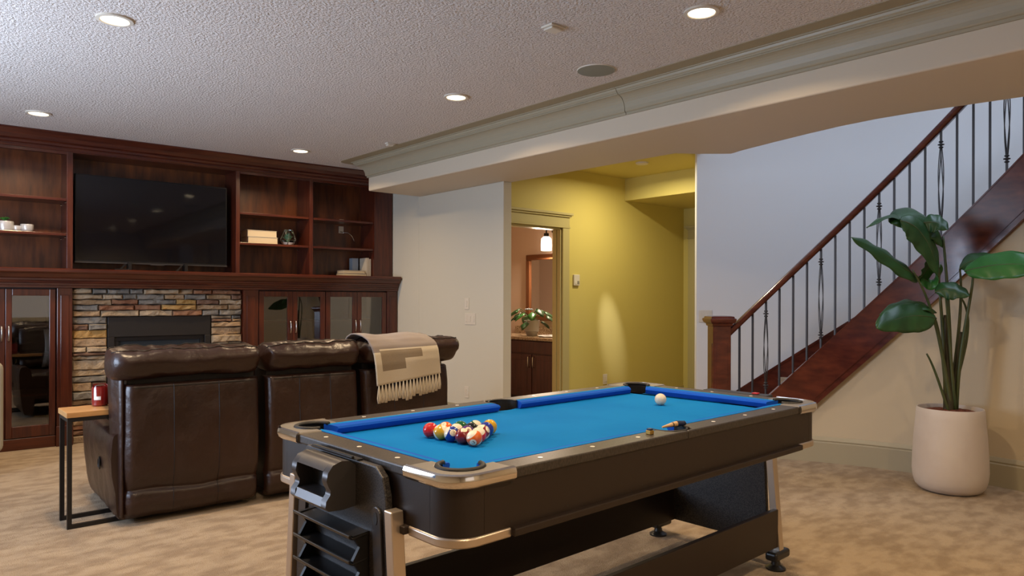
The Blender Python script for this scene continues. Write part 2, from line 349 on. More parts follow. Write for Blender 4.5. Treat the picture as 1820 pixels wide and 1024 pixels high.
mt=thing('mantel_shelf','long moulded cherry mantel shelf over the fireplace and cabinets','mantel',(-2.45,-.1,1.33),0,T)
MB().loft([[(x,y,z) for y,z in mp] for x in (-4.9,0)]).build('moulding',cherry_h,mt,T)
MB().box(-4.9,0,0,.345,1.40,1.489).build('shelf_board',cherry_h,mt,T)
def glass_door(t,x0,x1,side,st=.052):
    z0,z1=.10,1.318; y0,y1=-.102,-.080
    m=MB(); m.box(x0,x0+st,y0,y1,z0,z1).box(x1-st,x1,y0,y1,z0,z1).box(x0+st,x1-st,y0,y1,z0,z0+.095).box(x0+st,x1-st,y0,y1,z1-.055,z1)
    d=m.build('door',cherry,t,T,bevel=.004)
    MB().box(x0+st,x1-st,-.093,-.089,z0+.095,z1-.055).build('glass_pane',door_glass,d,T)
    hx=(x1-st/2) if side>0 else (x0+st/2)
    MB().tube([(hx,-.102,1.02),(hx,-.122,1.012),(hx,-.132,.985),(hx,-.134,.955),(hx,-.132,.925),(hx,-.122,.898),(hx,-.102,.89)],.0055,8).build('handle',nickel,d,T,smooth=True)
def cabinet(name,label,x0,x1,doors,shelves,st=.052):
    t=thing(name,label,'cabinet',((x0+x1)/2,.12,0),0,T)
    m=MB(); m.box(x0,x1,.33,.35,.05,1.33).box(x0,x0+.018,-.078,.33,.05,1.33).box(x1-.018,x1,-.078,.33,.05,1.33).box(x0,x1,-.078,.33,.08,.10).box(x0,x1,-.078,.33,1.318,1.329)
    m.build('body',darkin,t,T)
    for z in shelves: MB().box(x0+.02,x1-.02,-.06,.32,z-.018,z).build('shelf',cherry_h,t,T)
    MB().box(x0,x1,-.10,-.06,0,.095).build('plinth',cherry_h,t,T,bevel=.004)
    for a,b,s in doors: glass_door(t,a,b,s,st)
    return t
cabinet('glass_door_cabinet','cherry cabinet with glass doors left of the stone fireplace',-3.97,-3.267,[(-3.967,-3.620,1),(-3.617,-3.270,-1)],(1.02,.78,.45),.045)
cabinet('glass_door_cabinet','cherry glass-door cabinet next to the right side of the fireplace',-1.56,-.855,[(-1.557,-1.214,1),(-1.211,-.858,-1)],(1.02,.60))
cabinet('glass_door_cabinet','cherry glass-door cabinet at the right end by the cream wall',-.853,-.127,[(-.850,-.489,1),(-.486,-.130,-1)],(1.02,.60))
def pilaster(label,x0,x1):
    m=MB(); m.box(x0,x1,-.11,.35,0,1.33); w=x1-x0
    m.box(x0+w*.22,x1-w*.22,-.118,-.11,.22,1.27).box(x0-.006*(x1<-.05),x1+.006*(x1<-.05),-.128,-.11,0,.17)
    tag(m.build('pilaster',cherry,frame=T,bevel=.004),label,'pilaster')
pilaster('cherry pilaster between the left cabinet and the stone',-3.262,-3.15)
pilaster('cherry pilaster between the stone and the right cabinets',-1.712,-1.565)
pilaster('cherry pilaster at the right end against the cream wall',-.124,0)
pilaster('cherry pilaster at the far left end of the lower unit',-4.12,-3.975)
# stone surround
fs=thing('fireplace_surround','stacked ledge-stone surround of the fireplace in tan, grey and rust','fireplace',(-2.43,.1,0),0,T)
MB().box(-3.148,-2.876,-.02,.34,0,1.329).box(-1.999,-1.714,-.02,.34,0,1.329).box(-2.876,-1.999,-.02,.34,1.08,1.329).build('mortar_bed',mortar,fs,T)
SR=random.Random(11)
def stone(x0,x1,z0,z1):
    g=.0035; x0+=g;x1-=g;z0+=g*.8;z1-=g*.8
    if x1-x0<.02 or z1-z0<.012: return
    dp=SR.uniform(.035,.072); n=max(2,int((x1-x0)/.05)); j=lambda a:SR.uniform(-a,a)
    back=[];front=[]
    tops=[(x0+(x1-x0)*i/n, z1+(j(.004))) for i in range(n+1)]; bots=[(x0+(x1-x0)*i/n, z0+(j(.004))) for i in range(n+1)]
    ring=[(x+ (j(.004) if 0<i<n else 0),z) for i,(x,z) in enumerate(bots)]+[(x,z) for x,z in tops[::-1]]
    cx,cz=(x0+x1)/2,(z0+z1)/2
    r0=[Vector((x,-.02,z)) for x,z in ring]
    r1=[Vector((x,-.02-dp*.75+j(.005),z)) for x,z in ring]
    r2=[Vector((x+(.010 if x<cx else -.010),-.02-dp+j(.009),z+(.008 if z<cz else -.008))) for x,z in ring]
    m=MB(); m.loft([r0,r1,r2],cap=False)
    k=len(m.v)-len(ring); q=len(ring)//2
    for i in range(n): m.f.append([k+i,k+i+1,k+len(ring)-2-i,k+len(ring)-1-i]); m.m.append(0)
    m.build('stone',SR.choices(stones,[5,4,3,1.3,4,2])[0],fs,T)
def course(xa,xb,z0,z1):
    x=xa
    while x<xb-.01:
        w=SR.uniform(.10,.33); 
        if xb-(x+w)<.09: w=xb-x
        if SR.random()<.28 and z1-z0>.055: 
            zm=z0+(z1-z0)*SR.uniform(.4,.6); stone(x,x+w,z0,zm); stone(x,x+w,zm,z1)
        else: stone(x,x+w,z0,z1)
        x+=w
z=0.0
while z<1.075:
    h=SR.uniform(.045,.085)
    if 1.08-(z+h)<.04: h=1.08-z
    course(-3.146,-2.880,z,z+h); course(-1.995,-1.715,z,z+h); z+=h
zz=[1.082,1.135,1.185,1.232,1.28,1.328]
for a,b in zip(zz,zz[1:]): course(-3.146,-1.715,a,b)
fi=thing('fireplace_insert','black metal gas fireplace insert with dark glass','fireplace',(-2.44,.05,0),0,T)
x0,x1=-2.874,-2.001
MB().box(x0,x1,-.05,-.03,.90,1.078).box(x0,x0+.055,-.05,-.03,.05,.90).box(x1-.055,x1,-.05,-.03,.05,.90).box(x0+.055,x1-.055,-.05,-.03,.05,.15).build('face_frame',firemetal,fi,T,bevel=.004)
MB().box(x0+.055,x1-.055,-.03,.0,.862,.90).box(x0+.055,x0+.09,-.03,.0,.15,.862).box(x1-.09,x1-.055,-.03,.0,.15,.862).build('inner_frame',black,fi,T,bevel=.002)
MB().box(x0+.09,x1-.09,-.004,.004,.15,.862).build('glass_pane',fireglass,fi,T)
MB().box(x0,x1,.006,.3,.0,1.07).build('firebox',firemetal,fi,T)
# television
tv=thing('television','large flat black television standing on the mantel shelf','television',(-2.46,.10,1.49),0,T)
MB().box(-3.108,-1.808,.085,.125,1.555,2.335).build('housing',tvblack,tv,T,bevel=.006)
MB().box(-3.098,-1.818,.0825,.0850,1.580,2.325).build('screen',tvglass,tv,T)
MB().box(-3.108,-1.808,.079,.0848,1.555,1.566).build('bottom_trim',gplastic,tv,T)
MB().box(-2.50,-2.38,.076,.0845,1.548,1.558).build('maker_plate',gplastic,tv,T)
for x in (-2.68,-2.20): MB().loft([[(x-.10,.02,1.4905),(x-.085,.02,1.4905),(x-.085,.035,1.4905),(x-.10,.035,1.4905)],[(x-.02,.09,1.57),(x+.0,.09,1.57),(x+.0,.11,1.57),(x-.02,.11,1.57)]]).box(x-.012,x+.012,.03,.12,1.4905,1.57).build('foot',plastic,tv,T)
# shelf contents
def at_shelf(px,py,y):                     # pixel -> frame T at depth y
    Ti=T.inverted(); o=Ti@O; d=Ti.to_3x3()@ray(px,py); return o+d*((y-o.y)/d.y)
def pot(name,label,cat,px,r,h,taper=.8,plant=False):
    p=at_shelf(px,408,.12); c=Vector((p.x,.12,1.8))
    t=thing(name,label,cat,c,0,T)
    MB().lathe([(r*taper,0),(r*.98,h*.35),(r,h*.9),(r*.96,h),(r*.86,h),(r*.84,h*.82),(.001,h*.8)],24,c).build('pot',ceram,t,T,smooth=50)
    if plant:
        for k in range(16):
            a=k*2.4; q=.3+.6*((k*37)%10)/10; b=c+Vector((0,0,h*.85)); e=b+Vector((math.cos(a)*r*1.05*q,math.sin(a)*r*1.05*q,.055-.03*q))
            sd=Vector((-math.sin(a),math.cos(a),0))*.012; mid=(b+e)/2+Vector((0,0,.02))
            MB().add([b,mid+sd,e,mid-sd,mid+Vector((0,0,.006))],[(0,1,4),(1,2,4),(2,3,4),(3,0,4)]).build('leaf',leaf_l,t,T)
pot('succulent_pot','small green succulent in a silver pot on the left bookcase shelf','plant',9,.062,.082,.9,True)
pot('candle_cup','smallest silver cup between the succulent pot and the larger cup','cup',30,.034,.050,.75)
pot('candle_cup','medium silver cup right of the smallest cup on the left shelf','cup',48,.049,.066,.78)
def book(label,x0,x1,y0,y1,z0,z1,cov,axis='z',group=None):
    t=thing('book',label,'book',((x0+x1)/2,(y0+y1)/2,z0),0,T,group); k=.003
    if axis=='z':
        MB().box(x0+.004,x1-.004,y0+.004,y1,z0+k,z1-k).build('pages',bookpage,t,T)
        MB().box(x0,x1,y0,y1,z0,z0+k).box(x0,x1,y0,y1,z1-k,z1).box(x0,x1,y1-.001,y1+.003,z0,z1).build('cover',cov,t,T)
    else:
        MB().box(x0+k,x1-k,y0+.004,y1-.004,z0+.004,z1-.004).build('pages',bookpage,t,T)
        MB().box(x0,x0+k,y0,y1,z0,z1).box(x1-k,x1,y0,y1,z0,z1).box(x0,x1,y0-.003,y0,z0,z1).build('cover',cov,t,T)
bx0=at_shelf(438,430,.1).x; bx1=at_shelf(492,430,.1).x
book('cream paged book lying on the middle shelf, under another book',bx0+.005,bx1,.07,.27,1.801,1.868,bookcov)
book('cream paged book on top of the pair beside the glass terrarium',bx0,bx1-.01,.07,.26,1.869,1.935,bookcov)
c0=at_shelf(607,488,.1).x; c1=at_shelf(648,488,.1).x
book('flat book at the bottom of the low pile on the mantel shelf',c0,c1,.05,.22,1.491,1.525,bookcov)
book('flat book on top of the low pile on the mantel shelf',c0+.003,c1-.02,.05,.215,1.526,1.556,bookcov)
e0=at_shelf(634,470,.12).x
book('blue-grey upright book leaning behind the flat pile',e0,e0+.072,.225,.30,1.491,1.70,bookblue,'x')
book('thick pale upright book beside the flat pile',c1+.002,c1+.030,.06,.22,1.491,1.70,bookcov,'x')
book('pale upright book nearest the right post of the bookcase',c1+.033,c1+.056,.06,.22,1.491,1.69,bookcov,'x')
tx=at_shelf(514,432,.12).x
tr=thing('terrarium','faceted glass terrarium with a green succulent on the middle shelf','terrarium',(tx,.15,1.80),0,T)
cc=Vector((tx,.15,1.80)); hexr=lambda r,z,o=0:[cc+Vector((r*math.cos(o+k*PI/3),r*math.sin(o+k*PI/3),z)) for k in range(6)]
MB().loft([hexr(.055,.004),hexr(.088,.06,.2),hexr(.045,.165,.4)]).build('glass_body',clear_glass,tr,T)
fr=MB(); R3=[hexr(.055,.004),hexr(.088,.06,.2),hexr(.045,.165,.4)]
for r in R3:
    for k in range(6): fr.tube([r[k],r[(k+1)%6]],.002,5)
for a,b in zip(R3,R3[1:]):
    for k in range(6): fr.tube([a[k],b[k]],.002,5)
fr.build('wire_frame',nickel,tr,T)
MB().lathe([(.05,.006),(.068,.03),(.001,.034)],16,cc).build('pebbles',labelw,tr,T)
for k in range(22):
    a=k*2.4; q=.25+.75*((k*53)%11)/11; b=cc+Vector((0,0,.03)); e=b+Vector((math.cos(a)*.075*q,math.sin(a)*.075*q,.125-.07*q))
    sd=Vector((-math.sin(a),math.cos(a),0))*.019; mid=b.lerp(e,.55)+Vector((0,0,.02))
    MB().add([b,mid+sd,e,mid-sd,mid+Vector((math.cos(a),math.sin(a),.5))*.006],[(0,1,4),(1,2,4),(2,3,4),(3,0,4)]).build('leaf',mat('pale_succulent',(.14,.26,.17),.5),tr,T)
ox=at_shelf(606,392,.32).x
ob=thing('cable_outlet','small beige cable outlet box with a loose grey cable in the right bay','outlet',(ox,.31,1.99),0,T)
MB().box(ox-.03,ox+.03,.31,.325,1.98,2.06).build('plate',plate,ob,T,bevel=.004)
MB().tube([(ox-.01,.31,2.0),(ox+.0,.27,1.985),(ox+.05,.25,1.985),(ox+.09,.24,1.955),(ox+.115,.24,1.915),(ox+.13,.24,1.875)],.005,7).build('cable',nickel,ob,T,smooth=True)
MB().box(ox-.03,ox+.02,.285,.31,2.101,2.135).build('jack_box',plate,ob,T,bevel=.003)
rx=at_shelf(215,475,.03).x
tag(MB().box(rx-.05,rx+.06,.02,.05,1.491,1.507).build('remote_control',plastic,frame=T,bevel=.004),'small dark remote control on the mantel in front of the television','remote')
# ================================================================== SOFA
SF=Matrix.Translation((.93,4.33,0))@Matrix.Rotation(-.03,4,'Z')
sofa=thing('reclining_sofa','dark brown leather three-seat reclining sofa seen from behind','sofa',(1.13,.45,0),0,SF)
def nz(x,y,z): return noise.noise(Vector((x,y,z)))
def back_panel(x0,x1,seed,xs=0):
    pr=[(.035,.05),(.06,.018),(.11,.0),(.165,.006),(.185,.022),(.205,.010),(.26,-.012),(.40,-.020),(.60,-.012),(.74,.0),(.765,.006),(.772,.02),(.772,.07)]
    nu=34; m=MB()
    def fn(u,v):
        i=min(int(v*(len(pr)-1)),len(pr)-2); t=v*(len(pr)-1)-i
        z=pr[i][0]*(1-t)+pr[i+1][0]*t; y=pr[i][1]*(1-t)+pr[i+1][1]*t
        e=min(u,1-u)
        x=x0+(x1-x0)*u+xs*(z-.4)*(u-.5)*2
        w=.014*nz(x*4+seed,z*3,seed)+.008*nz(x*11,z*6+seed,2)+.004*nz(x*26,z*10+seed,5)+.012*math.exp(-((z-.18)/.05)**2)*nz(x*6+seed,1,3)
        y+=w
        if e<.045: y+=.055*(1-e/.045)**2
        z+=.02*math.exp(-((z-.18)/.08)**2)*nz(x*3+seed,5,1)
        return (x,y,z)
    m.grid(nu,48,fn); o=m.build('back_panel',leather,sofa,SF,smooth=True)
    for u in (1/3,2/3):
        MB().tube([Vector(fn(u,v/40))+Vector((0,-.0012,0)) for v in range(1,37)],.0018,5).build('seam',seam_m,o,SF)
    MB().tube([Vector(fn(u/30,.80))+Vector((0,-.002,.0)) for u in range(2,29)],.0032,6).build('piping',seam_m,o,SF)
def roll(x0,x1,seed,flare=0):
    m=MB(); nu,nv=56,32; cy,cz,ry,rz=.105,.885,.165,.088
    def fn(u,v):
        a=2*PI*v; k=abs(2*u-1); s=max(0,1-k**14)**.33
        c,sn=math.cos(a),math.sin(a); p=.72
        yy=math.copysign(abs(c)**p,c)*ry*s; zz=math.copysign(abs(sn)**p,sn)*rz*(.35+.65*s)*(s>0)
        if s==0: zz=0
        x=x0+(x1-x0)*u+(flare*(zz/rz)*max(0,u-.75)*.25)
        if zz<0 and yy<0: yy*=.86
        top=max(0,sn)
        d=.012*nz(x*5+seed,a*1.3,1)+.012*top**2*nz(x*30+seed,a*1.2,4)+.006*nz(x*13,a*3,seed)
        yy+=d*c; zz+=d*sn
        return (x,cy+yy,cz+zz)
    m.grid(nu,nv,fn); o=m.build('headrest_roll',leather,sofa,SF,smooth=True)
    MB().tube([Vector(fn(u/60,.335+.012*nz(u*.35,seed,2)))+Vector((0,-.002,.002)) for u in range(1,60)],.0030,6).build('piping',seam_m,o,SF)
    MB().tube([Vector(fn(u/60,.20))+Vector((0,0,.002)) for u in range(1,60)],.0028,6).build('piping',seam_m,o,SF)
secs=[(.075,.815,.00,.815,1),(.855,1.470,.850,1.475,5),(1.510,2.19,1.510,2.275,9)]
for a,b,c,d,s in secs:
    back_panel(a,b,s,.02 if s==9 else 0); roll(c,d,s,.25 if s==9 else 0)
    MB().box(a+.02,b-.02,.07,.27,.06,.86).build('back_core',leather_d,sofa,SF)
    MB().grid(10,10,lambda u,v,a=a,b=b:(a+(b-a)*u,.28+.12*v,.48+.42*(1-v)+.03*math.sin(PI*u))).build('back_cushion',leather,sofa,SF,smooth=True,solid=.03)
    MB().box(a+.01,b-.01,.27,.93,.16,.46).build('seat_cushion',leather,sofa,SF,bevel=.05,seg=4)
def arm(xo,sgn):
    m=MB()
    def fn(u,v):                          # u along y, v around
        y=.07+.86*u; a=2*PI*v; c,sn=math.cos(a),math.sin(a); p=.55
        hw=.065; zc,hz=.275,.255
        x=math.copysign(abs(c)**p,c)*hw; z=zc+math.copysign(abs(sn)**p,sn)*hz*(1-.10*(1-u)*(sn>0))
        x+=sgn*(.045*(z/.55)**1.3)
        s=1-.12*max(0,abs(2*u-1)**10)
        d=.008*nz(y*6,z*5,sgn*3)+.006*nz(y*15,z*8,2)
        return (xo+x*s+d*c,y,max(.03,z+d*sn))
    m.grid(30,36,fn); r=[fn(0,k/36) for k in range(36)]; m.add(r,[tuple(range(36))]); r=[fn(1,k/36) for k in range(36)]; m.add(r,[tuple(range(36))])
    return m.build('arm',leather,sofa,SF,smooth=60)
la=arm(.105,-1); arm(2.15,1)
MB().lathe([(.022,0),(.024,.006),(.016,.010),(.014,.006)],20).build('recliner_switch',plastic,la,SF@Matrix.Translation((.018,.36,.30))@Matrix.Rotation(-PI/2,4,'Y')@Matrix.Scale(1.6,4,(1,0,0)))
# side gusset of left back
MB().grid(4,20,lambda u,v:(.02+.05*u+.03*(1-v)*(1-u),.03+.12*(1-u),.05+.77*v)).build('side_gusset',leather,sofa,SF,smooth=True,solid=.01)
# pillow on the sofa seat
pm=MB(); PF=SF@Matrix.Translation((.50,.50,.69))@Matrix.Rotation(math.radians(-20),4,'X')
def pil(sg):
    return lambda u,v:((u-.5)*.46*(1-.10*math.sin(PI*v)**1), sg*.075*(max(0,math.sin(PI*u)*math.sin(PI*v)))**.6,(v-.5)*.46*(1-.10*math.sin(PI*u)))
pm.grid(16,16,pil(1)).grid(16,16,pil(-1))
tag(pm.build('throw_pillow',pillow_m,frame=PF,smooth=True),'grey square pillow on the sofa seat, mirrored in the cabinet glass','pillow')
# throw blanket
bl=thing('throw_blanket','cream and grey woven throw with tassels draped over the sofa back','blanket',(1.75,-.05,.60),0,SF)
path=[(.30,.80),(.285,.87),(.265,.93),(.22,.972),(.16,.992),(.10,.995),(.03,.985),(-.03,.960),(-.068,.92),(-.082,.87),(-.084,.80),(-.078,.74),(-.070,.66)]
def bfn(u,v):
    q=v*(len(path)-1); i=min(int(q),len(path)-2); t=q-i
    y=path[i][0]*(1-t)+path[i+1][0]*t; z=path[i][1]*(1-t)+path[i+1][1]*t
    k=max(0,v-.42)/.58
    x=1.485+.515*u+.075*k*(1-u)+.065*k*u
    z+=.055*k*k*u
    d=.006*math.sin(u*9+v*3)+.005*nz(u*5,v*5,3)
    return (x,y-.012-d*.8*(v>.4),z+.008+d*(v<=.6))
def bmf(u,v):
    if v<.70: return 1
    k=(v-.70)/.30
    if u<.10: return 0 if k>.12 else 1
    if u<.44: return 2 if .08<k<.66 else 0
    if u<.72: return 2 if .08<k<.36 else 0
    return 0
MB().grid(40,60,bfn,mfn=bmf).build('woven_cloth',[blank_c,blank_g,blank_t],bl,SF,smooth=True,solid=.008,fix=False)
for k in range(19):
    u=(k+.5)/19; b=Vector(bfn(u,1)); L=.118+.03*nz(k*1.7,2,1); m=MB()
    for j in range(3):
        o=Vector(((j-1)*.006,-.002*(j%2),0)); e=b+Vector((.012*nz(k,j,3)*2+(j-1)*.007,-.006,-L+.008*nz(k*2,j,7)))
        m.tube([b+Vector((0,0,.006)),b+Vector((0,-.003,-.012)),b+o+Vector((0,-.004,-.035)),b.lerp(e,.7)+o,e],[.0038,.0050,.0038,.0040,.0034],6)
    m.build('tassel',blank_c,bl,SF,smooth=True)
# ------------------------------------------------------------------ side table, candle
st=thing('side_table','narrow C-shaped side table with oak top and black metal frame by the sofa','table',(1.0,4.62,0))
X0,X1,Y0,Y1,ZT=.765,1.22,4.50,4.73,.632; b=.011
MB().box(X0-.006,X1,Y0-.006,Y1+.006,ZT-.032,ZT-.002).build('table_top',oak,st,bevel=.003)
for y in (Y0+b,Y1-b):
    MB().box(X0,X0+.022,y-b,y+b,.022,ZT-.054).build('leg',black,st)
    MB().box(X0,X1-.02,y-b,y+b,.0,.022).build('base_bar',black,st)
    MB().box(X0,X1-.03,y-b,y+b,ZT-.054,ZT-.032).build('top_bar',black,st)
MB().box(X0,X0+.022,Y0+.02,Y1-.02,ZT-.054,ZT-.032).box(X1-.042,X1-.02,Y0+.02,Y1-.02,0,.022).build('cross_bar',black,st)
cn=PZ(181,716,ZT); cn=Vector((cn.x-.03,min(cn.y,4.68),ZT-.002))
cd=thing('candle_jar','red glass candle jar with a small white label on the side table','candle',cn)
MB().lathe([(.036,.0),(.043,.008),(.044,.10),(.041,.11),(.038,.11),(.038,.09),(.001,.088)],28,cn).build('jar',redwax,cd,smooth=40)
MB().lathe([(.0405,.11),(.0405,.122),(.037,.122)],28,cn,cap=False).build('rim',clear_glass,cd,smooth=True)
dirc=(Vector((0,0,0))-Vector((cn.x,cn.y,0))).normalized(); an=math.atan2(dirc.y,dirc.x)-.35
MB().add([cn+Vector((.0447*math.cos(an+a),.0447*math.sin(an+a),z)) for z in (.038,.058) for a in (-.42,-.21,0,.21,.42)],[(0,1,6,5),(1,2,7,6),(2,3,8,7),(3,4,9,8)]).build('label',labelw,cd)
# armchair at the left edge
ac=thing('armchair','beige upholstered armchair cut off by the left edge','armchair',(.26,6.45,0))
ax=.66
MB().box(-.16,ax,6.13,6.30,.16,.80).build('backrest',beige_f,ac,bevel=.05,seg=4)
MB().box(-.10,ax-.10,6.31,6.80,.20,.43).build('seat',beige_f,ac,bevel=.05,seg=4)
for x in (-.16,ax-.11): MB().box(x,x+.11,6.27,6.80,.16,.60).build('arm',beige_f,ac,bevel=.04,seg=4)
for x in (-.10,ax-.05):
    for y in (6.20,6.75): MB().lathe([(.012,0),(.02,.17)],10,(x,y,0)).build('leg',darkin,ac)
# ================================================================== POOL TABLE
PT=Matrix.Translation((2.075,1.985,0))@Matrix.Rotation(math.radians(1.6),4,'Z')
pool=thing('pool_table','pool table with bright blue cloth and black rails on slanted legs','pool table',(0,0,0),0,PT)
HL,HW,ZR,ZB=1.02,.515,.80,.765
RW,CW=.085,.05                                # rail width, cushion width
IL,IW=HL-RW-CW,HW-RW-CW                        # cushion nose
PR=.062                                        # pocket radius
def bld(m,name,mt_,par=None,**k): return m.build(name,mt_,par or pool,PT,**k)
CPK=[(sx*(IL+.028),sy*(IW+.028)) for sx in (-1,1) for sy in (-1,1)]; SPK=[(0,s*(IW+.052)) for s in (-1,1)]
def disc_cut(poly): return poly
# bed
bed=bmesh.new()
def bed_mesh():
    pts=[]
    def arc_(c,a0,a1,n=10,r=PR): return [(c[0]+r*math.cos(a0+(a1-a0)*k/n),c[1]+r*math.sin(a0+(a1-a0)*k/n)) for k in range(n+1)]
    L,Wd=IL+.045,IW+.045
    for (sx,sy) in ((1,1),(-1,1),(-1,-1),(1,-1)):
        c=(sx*(IL+.028),sy*(IW+.028)); base=math.atan2(-sy,-sx)
        a=arc_(c,base-1.9,base+1.9,14) if True else []
        a=[(max(-L-.02,min(L+.02,x)),max(-Wd-.02,min(Wd+.02,y))) for x,y in a]
        a=a[::-1]
        pts+=a
        if (sx,sy)==(1,1): pts+=[(.075,Wd)]+[(.068*math.cos(t),IW+.052-.0-.030*math.sin(t)) for t in [k*PI/10 for k in range(11)]]+[(-.075,Wd)]
        if (sx,sy)==(-1,-1): pts+=[(-.075,-Wd)]+[(-.068*math.cos(t),-IW-.052+.030*math.sin(t)) for t in [k*PI/10 for k in range(11)]]+[(.075,-Wd)]
    return pts
bld(MB().prism(bed_mesh(),ZB-.02,ZB),'bed_cloth',cloth)
# cushions (nose profile) and rails
def cushion(p0,p1,nin,m0,m1):
    # p0,p1: line along nose; nin: inward unit; m0,m1 mitre amounts at back
    p0,p1,nin=Vector((*p0,0)),Vector((*p1,0)),Vector((*nin,0)); t=(p1-p0).normalized(); r=[]
    pr=[(0,ZB+.022),(.006,ZB+.029),(.03,ZR-.001),(CW,ZR),(CW,ZB-.01),(.02,ZB-.0),(.012,ZB+.002)]
    for p,s,mm in ((p0,-1,m0),(p1,1,m1)):
        r.append([p-nin*d+t*(s*-mm*(1-d/CW)*0+s*mm*(d/CW))+Vector((0,0,z)) for d,z in pr])
    m=MB().loft(r); m.m[2]=1  # top facet takes the lighter cloth, painting in how light falls on it
    return m
gap=.052; sgap=.062
for sy in (-1,1):
    for sx in (-1,1):
        a=(sx*sgap,sy*IW); c=(sx*(IL-gap),sy*IW)
        p0,p1=(a,c) if sx>0 else (c,a)
        m0,m1=(-(.012),.03) if False else ((-.012,.032) if sx>0 else (.032,-.012))
        bld(cushion(p0,p1,(0,-sy),m0,m1),'cushion',[cushion_shade_m,cloth])
for sx in (-1,1): bld(cushion((sx*IL,-(IW-gap)),(sx*IL,IW-gap),(-sx,0),.032,.032),'cushion',[cushion_shade_m,cloth])
cl=.205                                       # corner cap leg length
def railbar(poly,name='rail'):
    return bld(MB().prism(poly,ZR-.030,ZR),name,rail_m,bevel=.006,seg=3)
for sy in (-1,1):
    for sx in (-1,1):
        xs=[sx*.070,sx*(HL-cl)]
        railbar([(xs[0],sy*(HW-RW)),(xs[1],sy*(HW-RW)),(xs[1],sy*HW),(0,sy*HW),(0,sy*(HW-.012)),(sx*.05,sy*(HW-.02)),(sx*.066,sy*(HW-.045))])
for sx in (-1,1): railbar([(sx*(HL-RW),-(HW-cl)),(sx*HL,-(HW-cl)),(sx*HL,HW-cl),(sx*(HL-RW),HW-cl)])
# sights
def dot(x,y):
    bld(MB().lathe([(.0075,ZR),(.0075,ZR+.0008)],12,(x,y,0)),'sight',pearl)
for sy in (-1,1):
    for k in (-3,-2,-1,1,2,3): dot(k*.225,sy*(HW-RW/2))
for sx in (-1,1):
    for k in (-1,0,1): dot(sx*(HL-RW/2),k*.205)
# corner caps
CR=.085
def corner(sx,sy):
    def fl(p): return (sx*p[0],sy*p[1])
    out=[(HL-cl,HW+.004)]+[(HL+.004-CR+CR*math.sin(a),HW+.004-CR+CR*math.cos(a)) for a in [k*PI/20 for k in range(11)]]+[(HL+.004,HW-cl)]
    pc=(IL+.028,IW+.028); r=PR+.006
    inn=[(HL-RW,HW-cl)]
    a0=math.asin(max(-1,min(1,(HL-RW-pc[0])/r))) if abs(HL-RW-pc[0])<r else 0
    # arc round the pocket from the end rail side to the long rail side
    d=HL-RW-pc[0]; ang=math.acos(d/r); inn+=[(pc[0]+r*math.cos(t),pc[1]+r*math.sin(t)) for t in [-ang+(PI/2+2*ang)*k/14 for k in range(15)]]
    inn+=[(HL-cl,HW-RW)]
    poly=[fl(p) for p in out+inn]
    cap=bld(MB().prism(poly,ZR-.026,ZR+.003),'corner_cap',capgrey,bevel=.004,seg=2)
    # chrome edge band
    m=MB(); rr=[]
    for p in out: 
        q=fl(p); n=Vector((q[0]-sx*(HL-cl),q[1]-sy*(HW-cl),0)).normalized()
        rr.append([Vector((q[0],q[1],0))+n*o+Vector((0,0,z)) for o,z in ((-.006,ZR+.006),(.003,ZR+.003),(.007,ZR-.008),(.006,ZR-.024),(-.004,ZR-.032))])
    m.loft(rr); bld(m,'chrome_edge',chrome,cap,smooth=50)
    # rubber lip and pocket cup
    pts=[(pc[0]+(PR)*math.cos(t),pc[1]+(PR)*math.sin(t)) for t in [-ang-.15+(PI/2+2*ang+.3)*k/18 for k in range(19)]]
    lip=bld(MB().tube([(*fl(p),ZR+.002) for p in pts],.008,8),'pocket_liner',pocket_m,smooth=True)
    rings=[[Vector((*fl(p),z)) for p in pts] for z in (ZR-.002,ZB-.09)]
    bld(MB().loft(rings,closed=False),'pocket_wall',pocket_m,lip,solid=.004)
    c=fl(pc); bld(MB().lathe([(PR*1.05,ZB-.10),(PR*1.05,ZB-.09)],24,(c[0],c[1],0)),'pocket_floor',pocket_m,lip)
for sx in (-1,1):
    for sy in (-1,1): corner(sx,sy)
for s in (-1,1):
    pts=[(.066*math.cos(t),s*(IW+.055+.060*math.sin(t))) for t in [-.35+(PI+.7)*k/18 for k in range(19)]]
    lip=bld(MB().tube([(*p,ZR-.003) for p in pts],.004,8),'pocket_liner',pocket_m,smooth=True)
    bld(MB().loft([[Vector((*p,z)) for p in pts] for z in (ZR,ZB-.09)],closed=False),'pocket_wall',pocket_m,lip,solid=.004)
    bld(MB().lathe([(.068,ZB-.10),(.068,ZB-.09)],24,(0,s*(IW+.06),0)),'pocket_floor',pocket_m,lip)
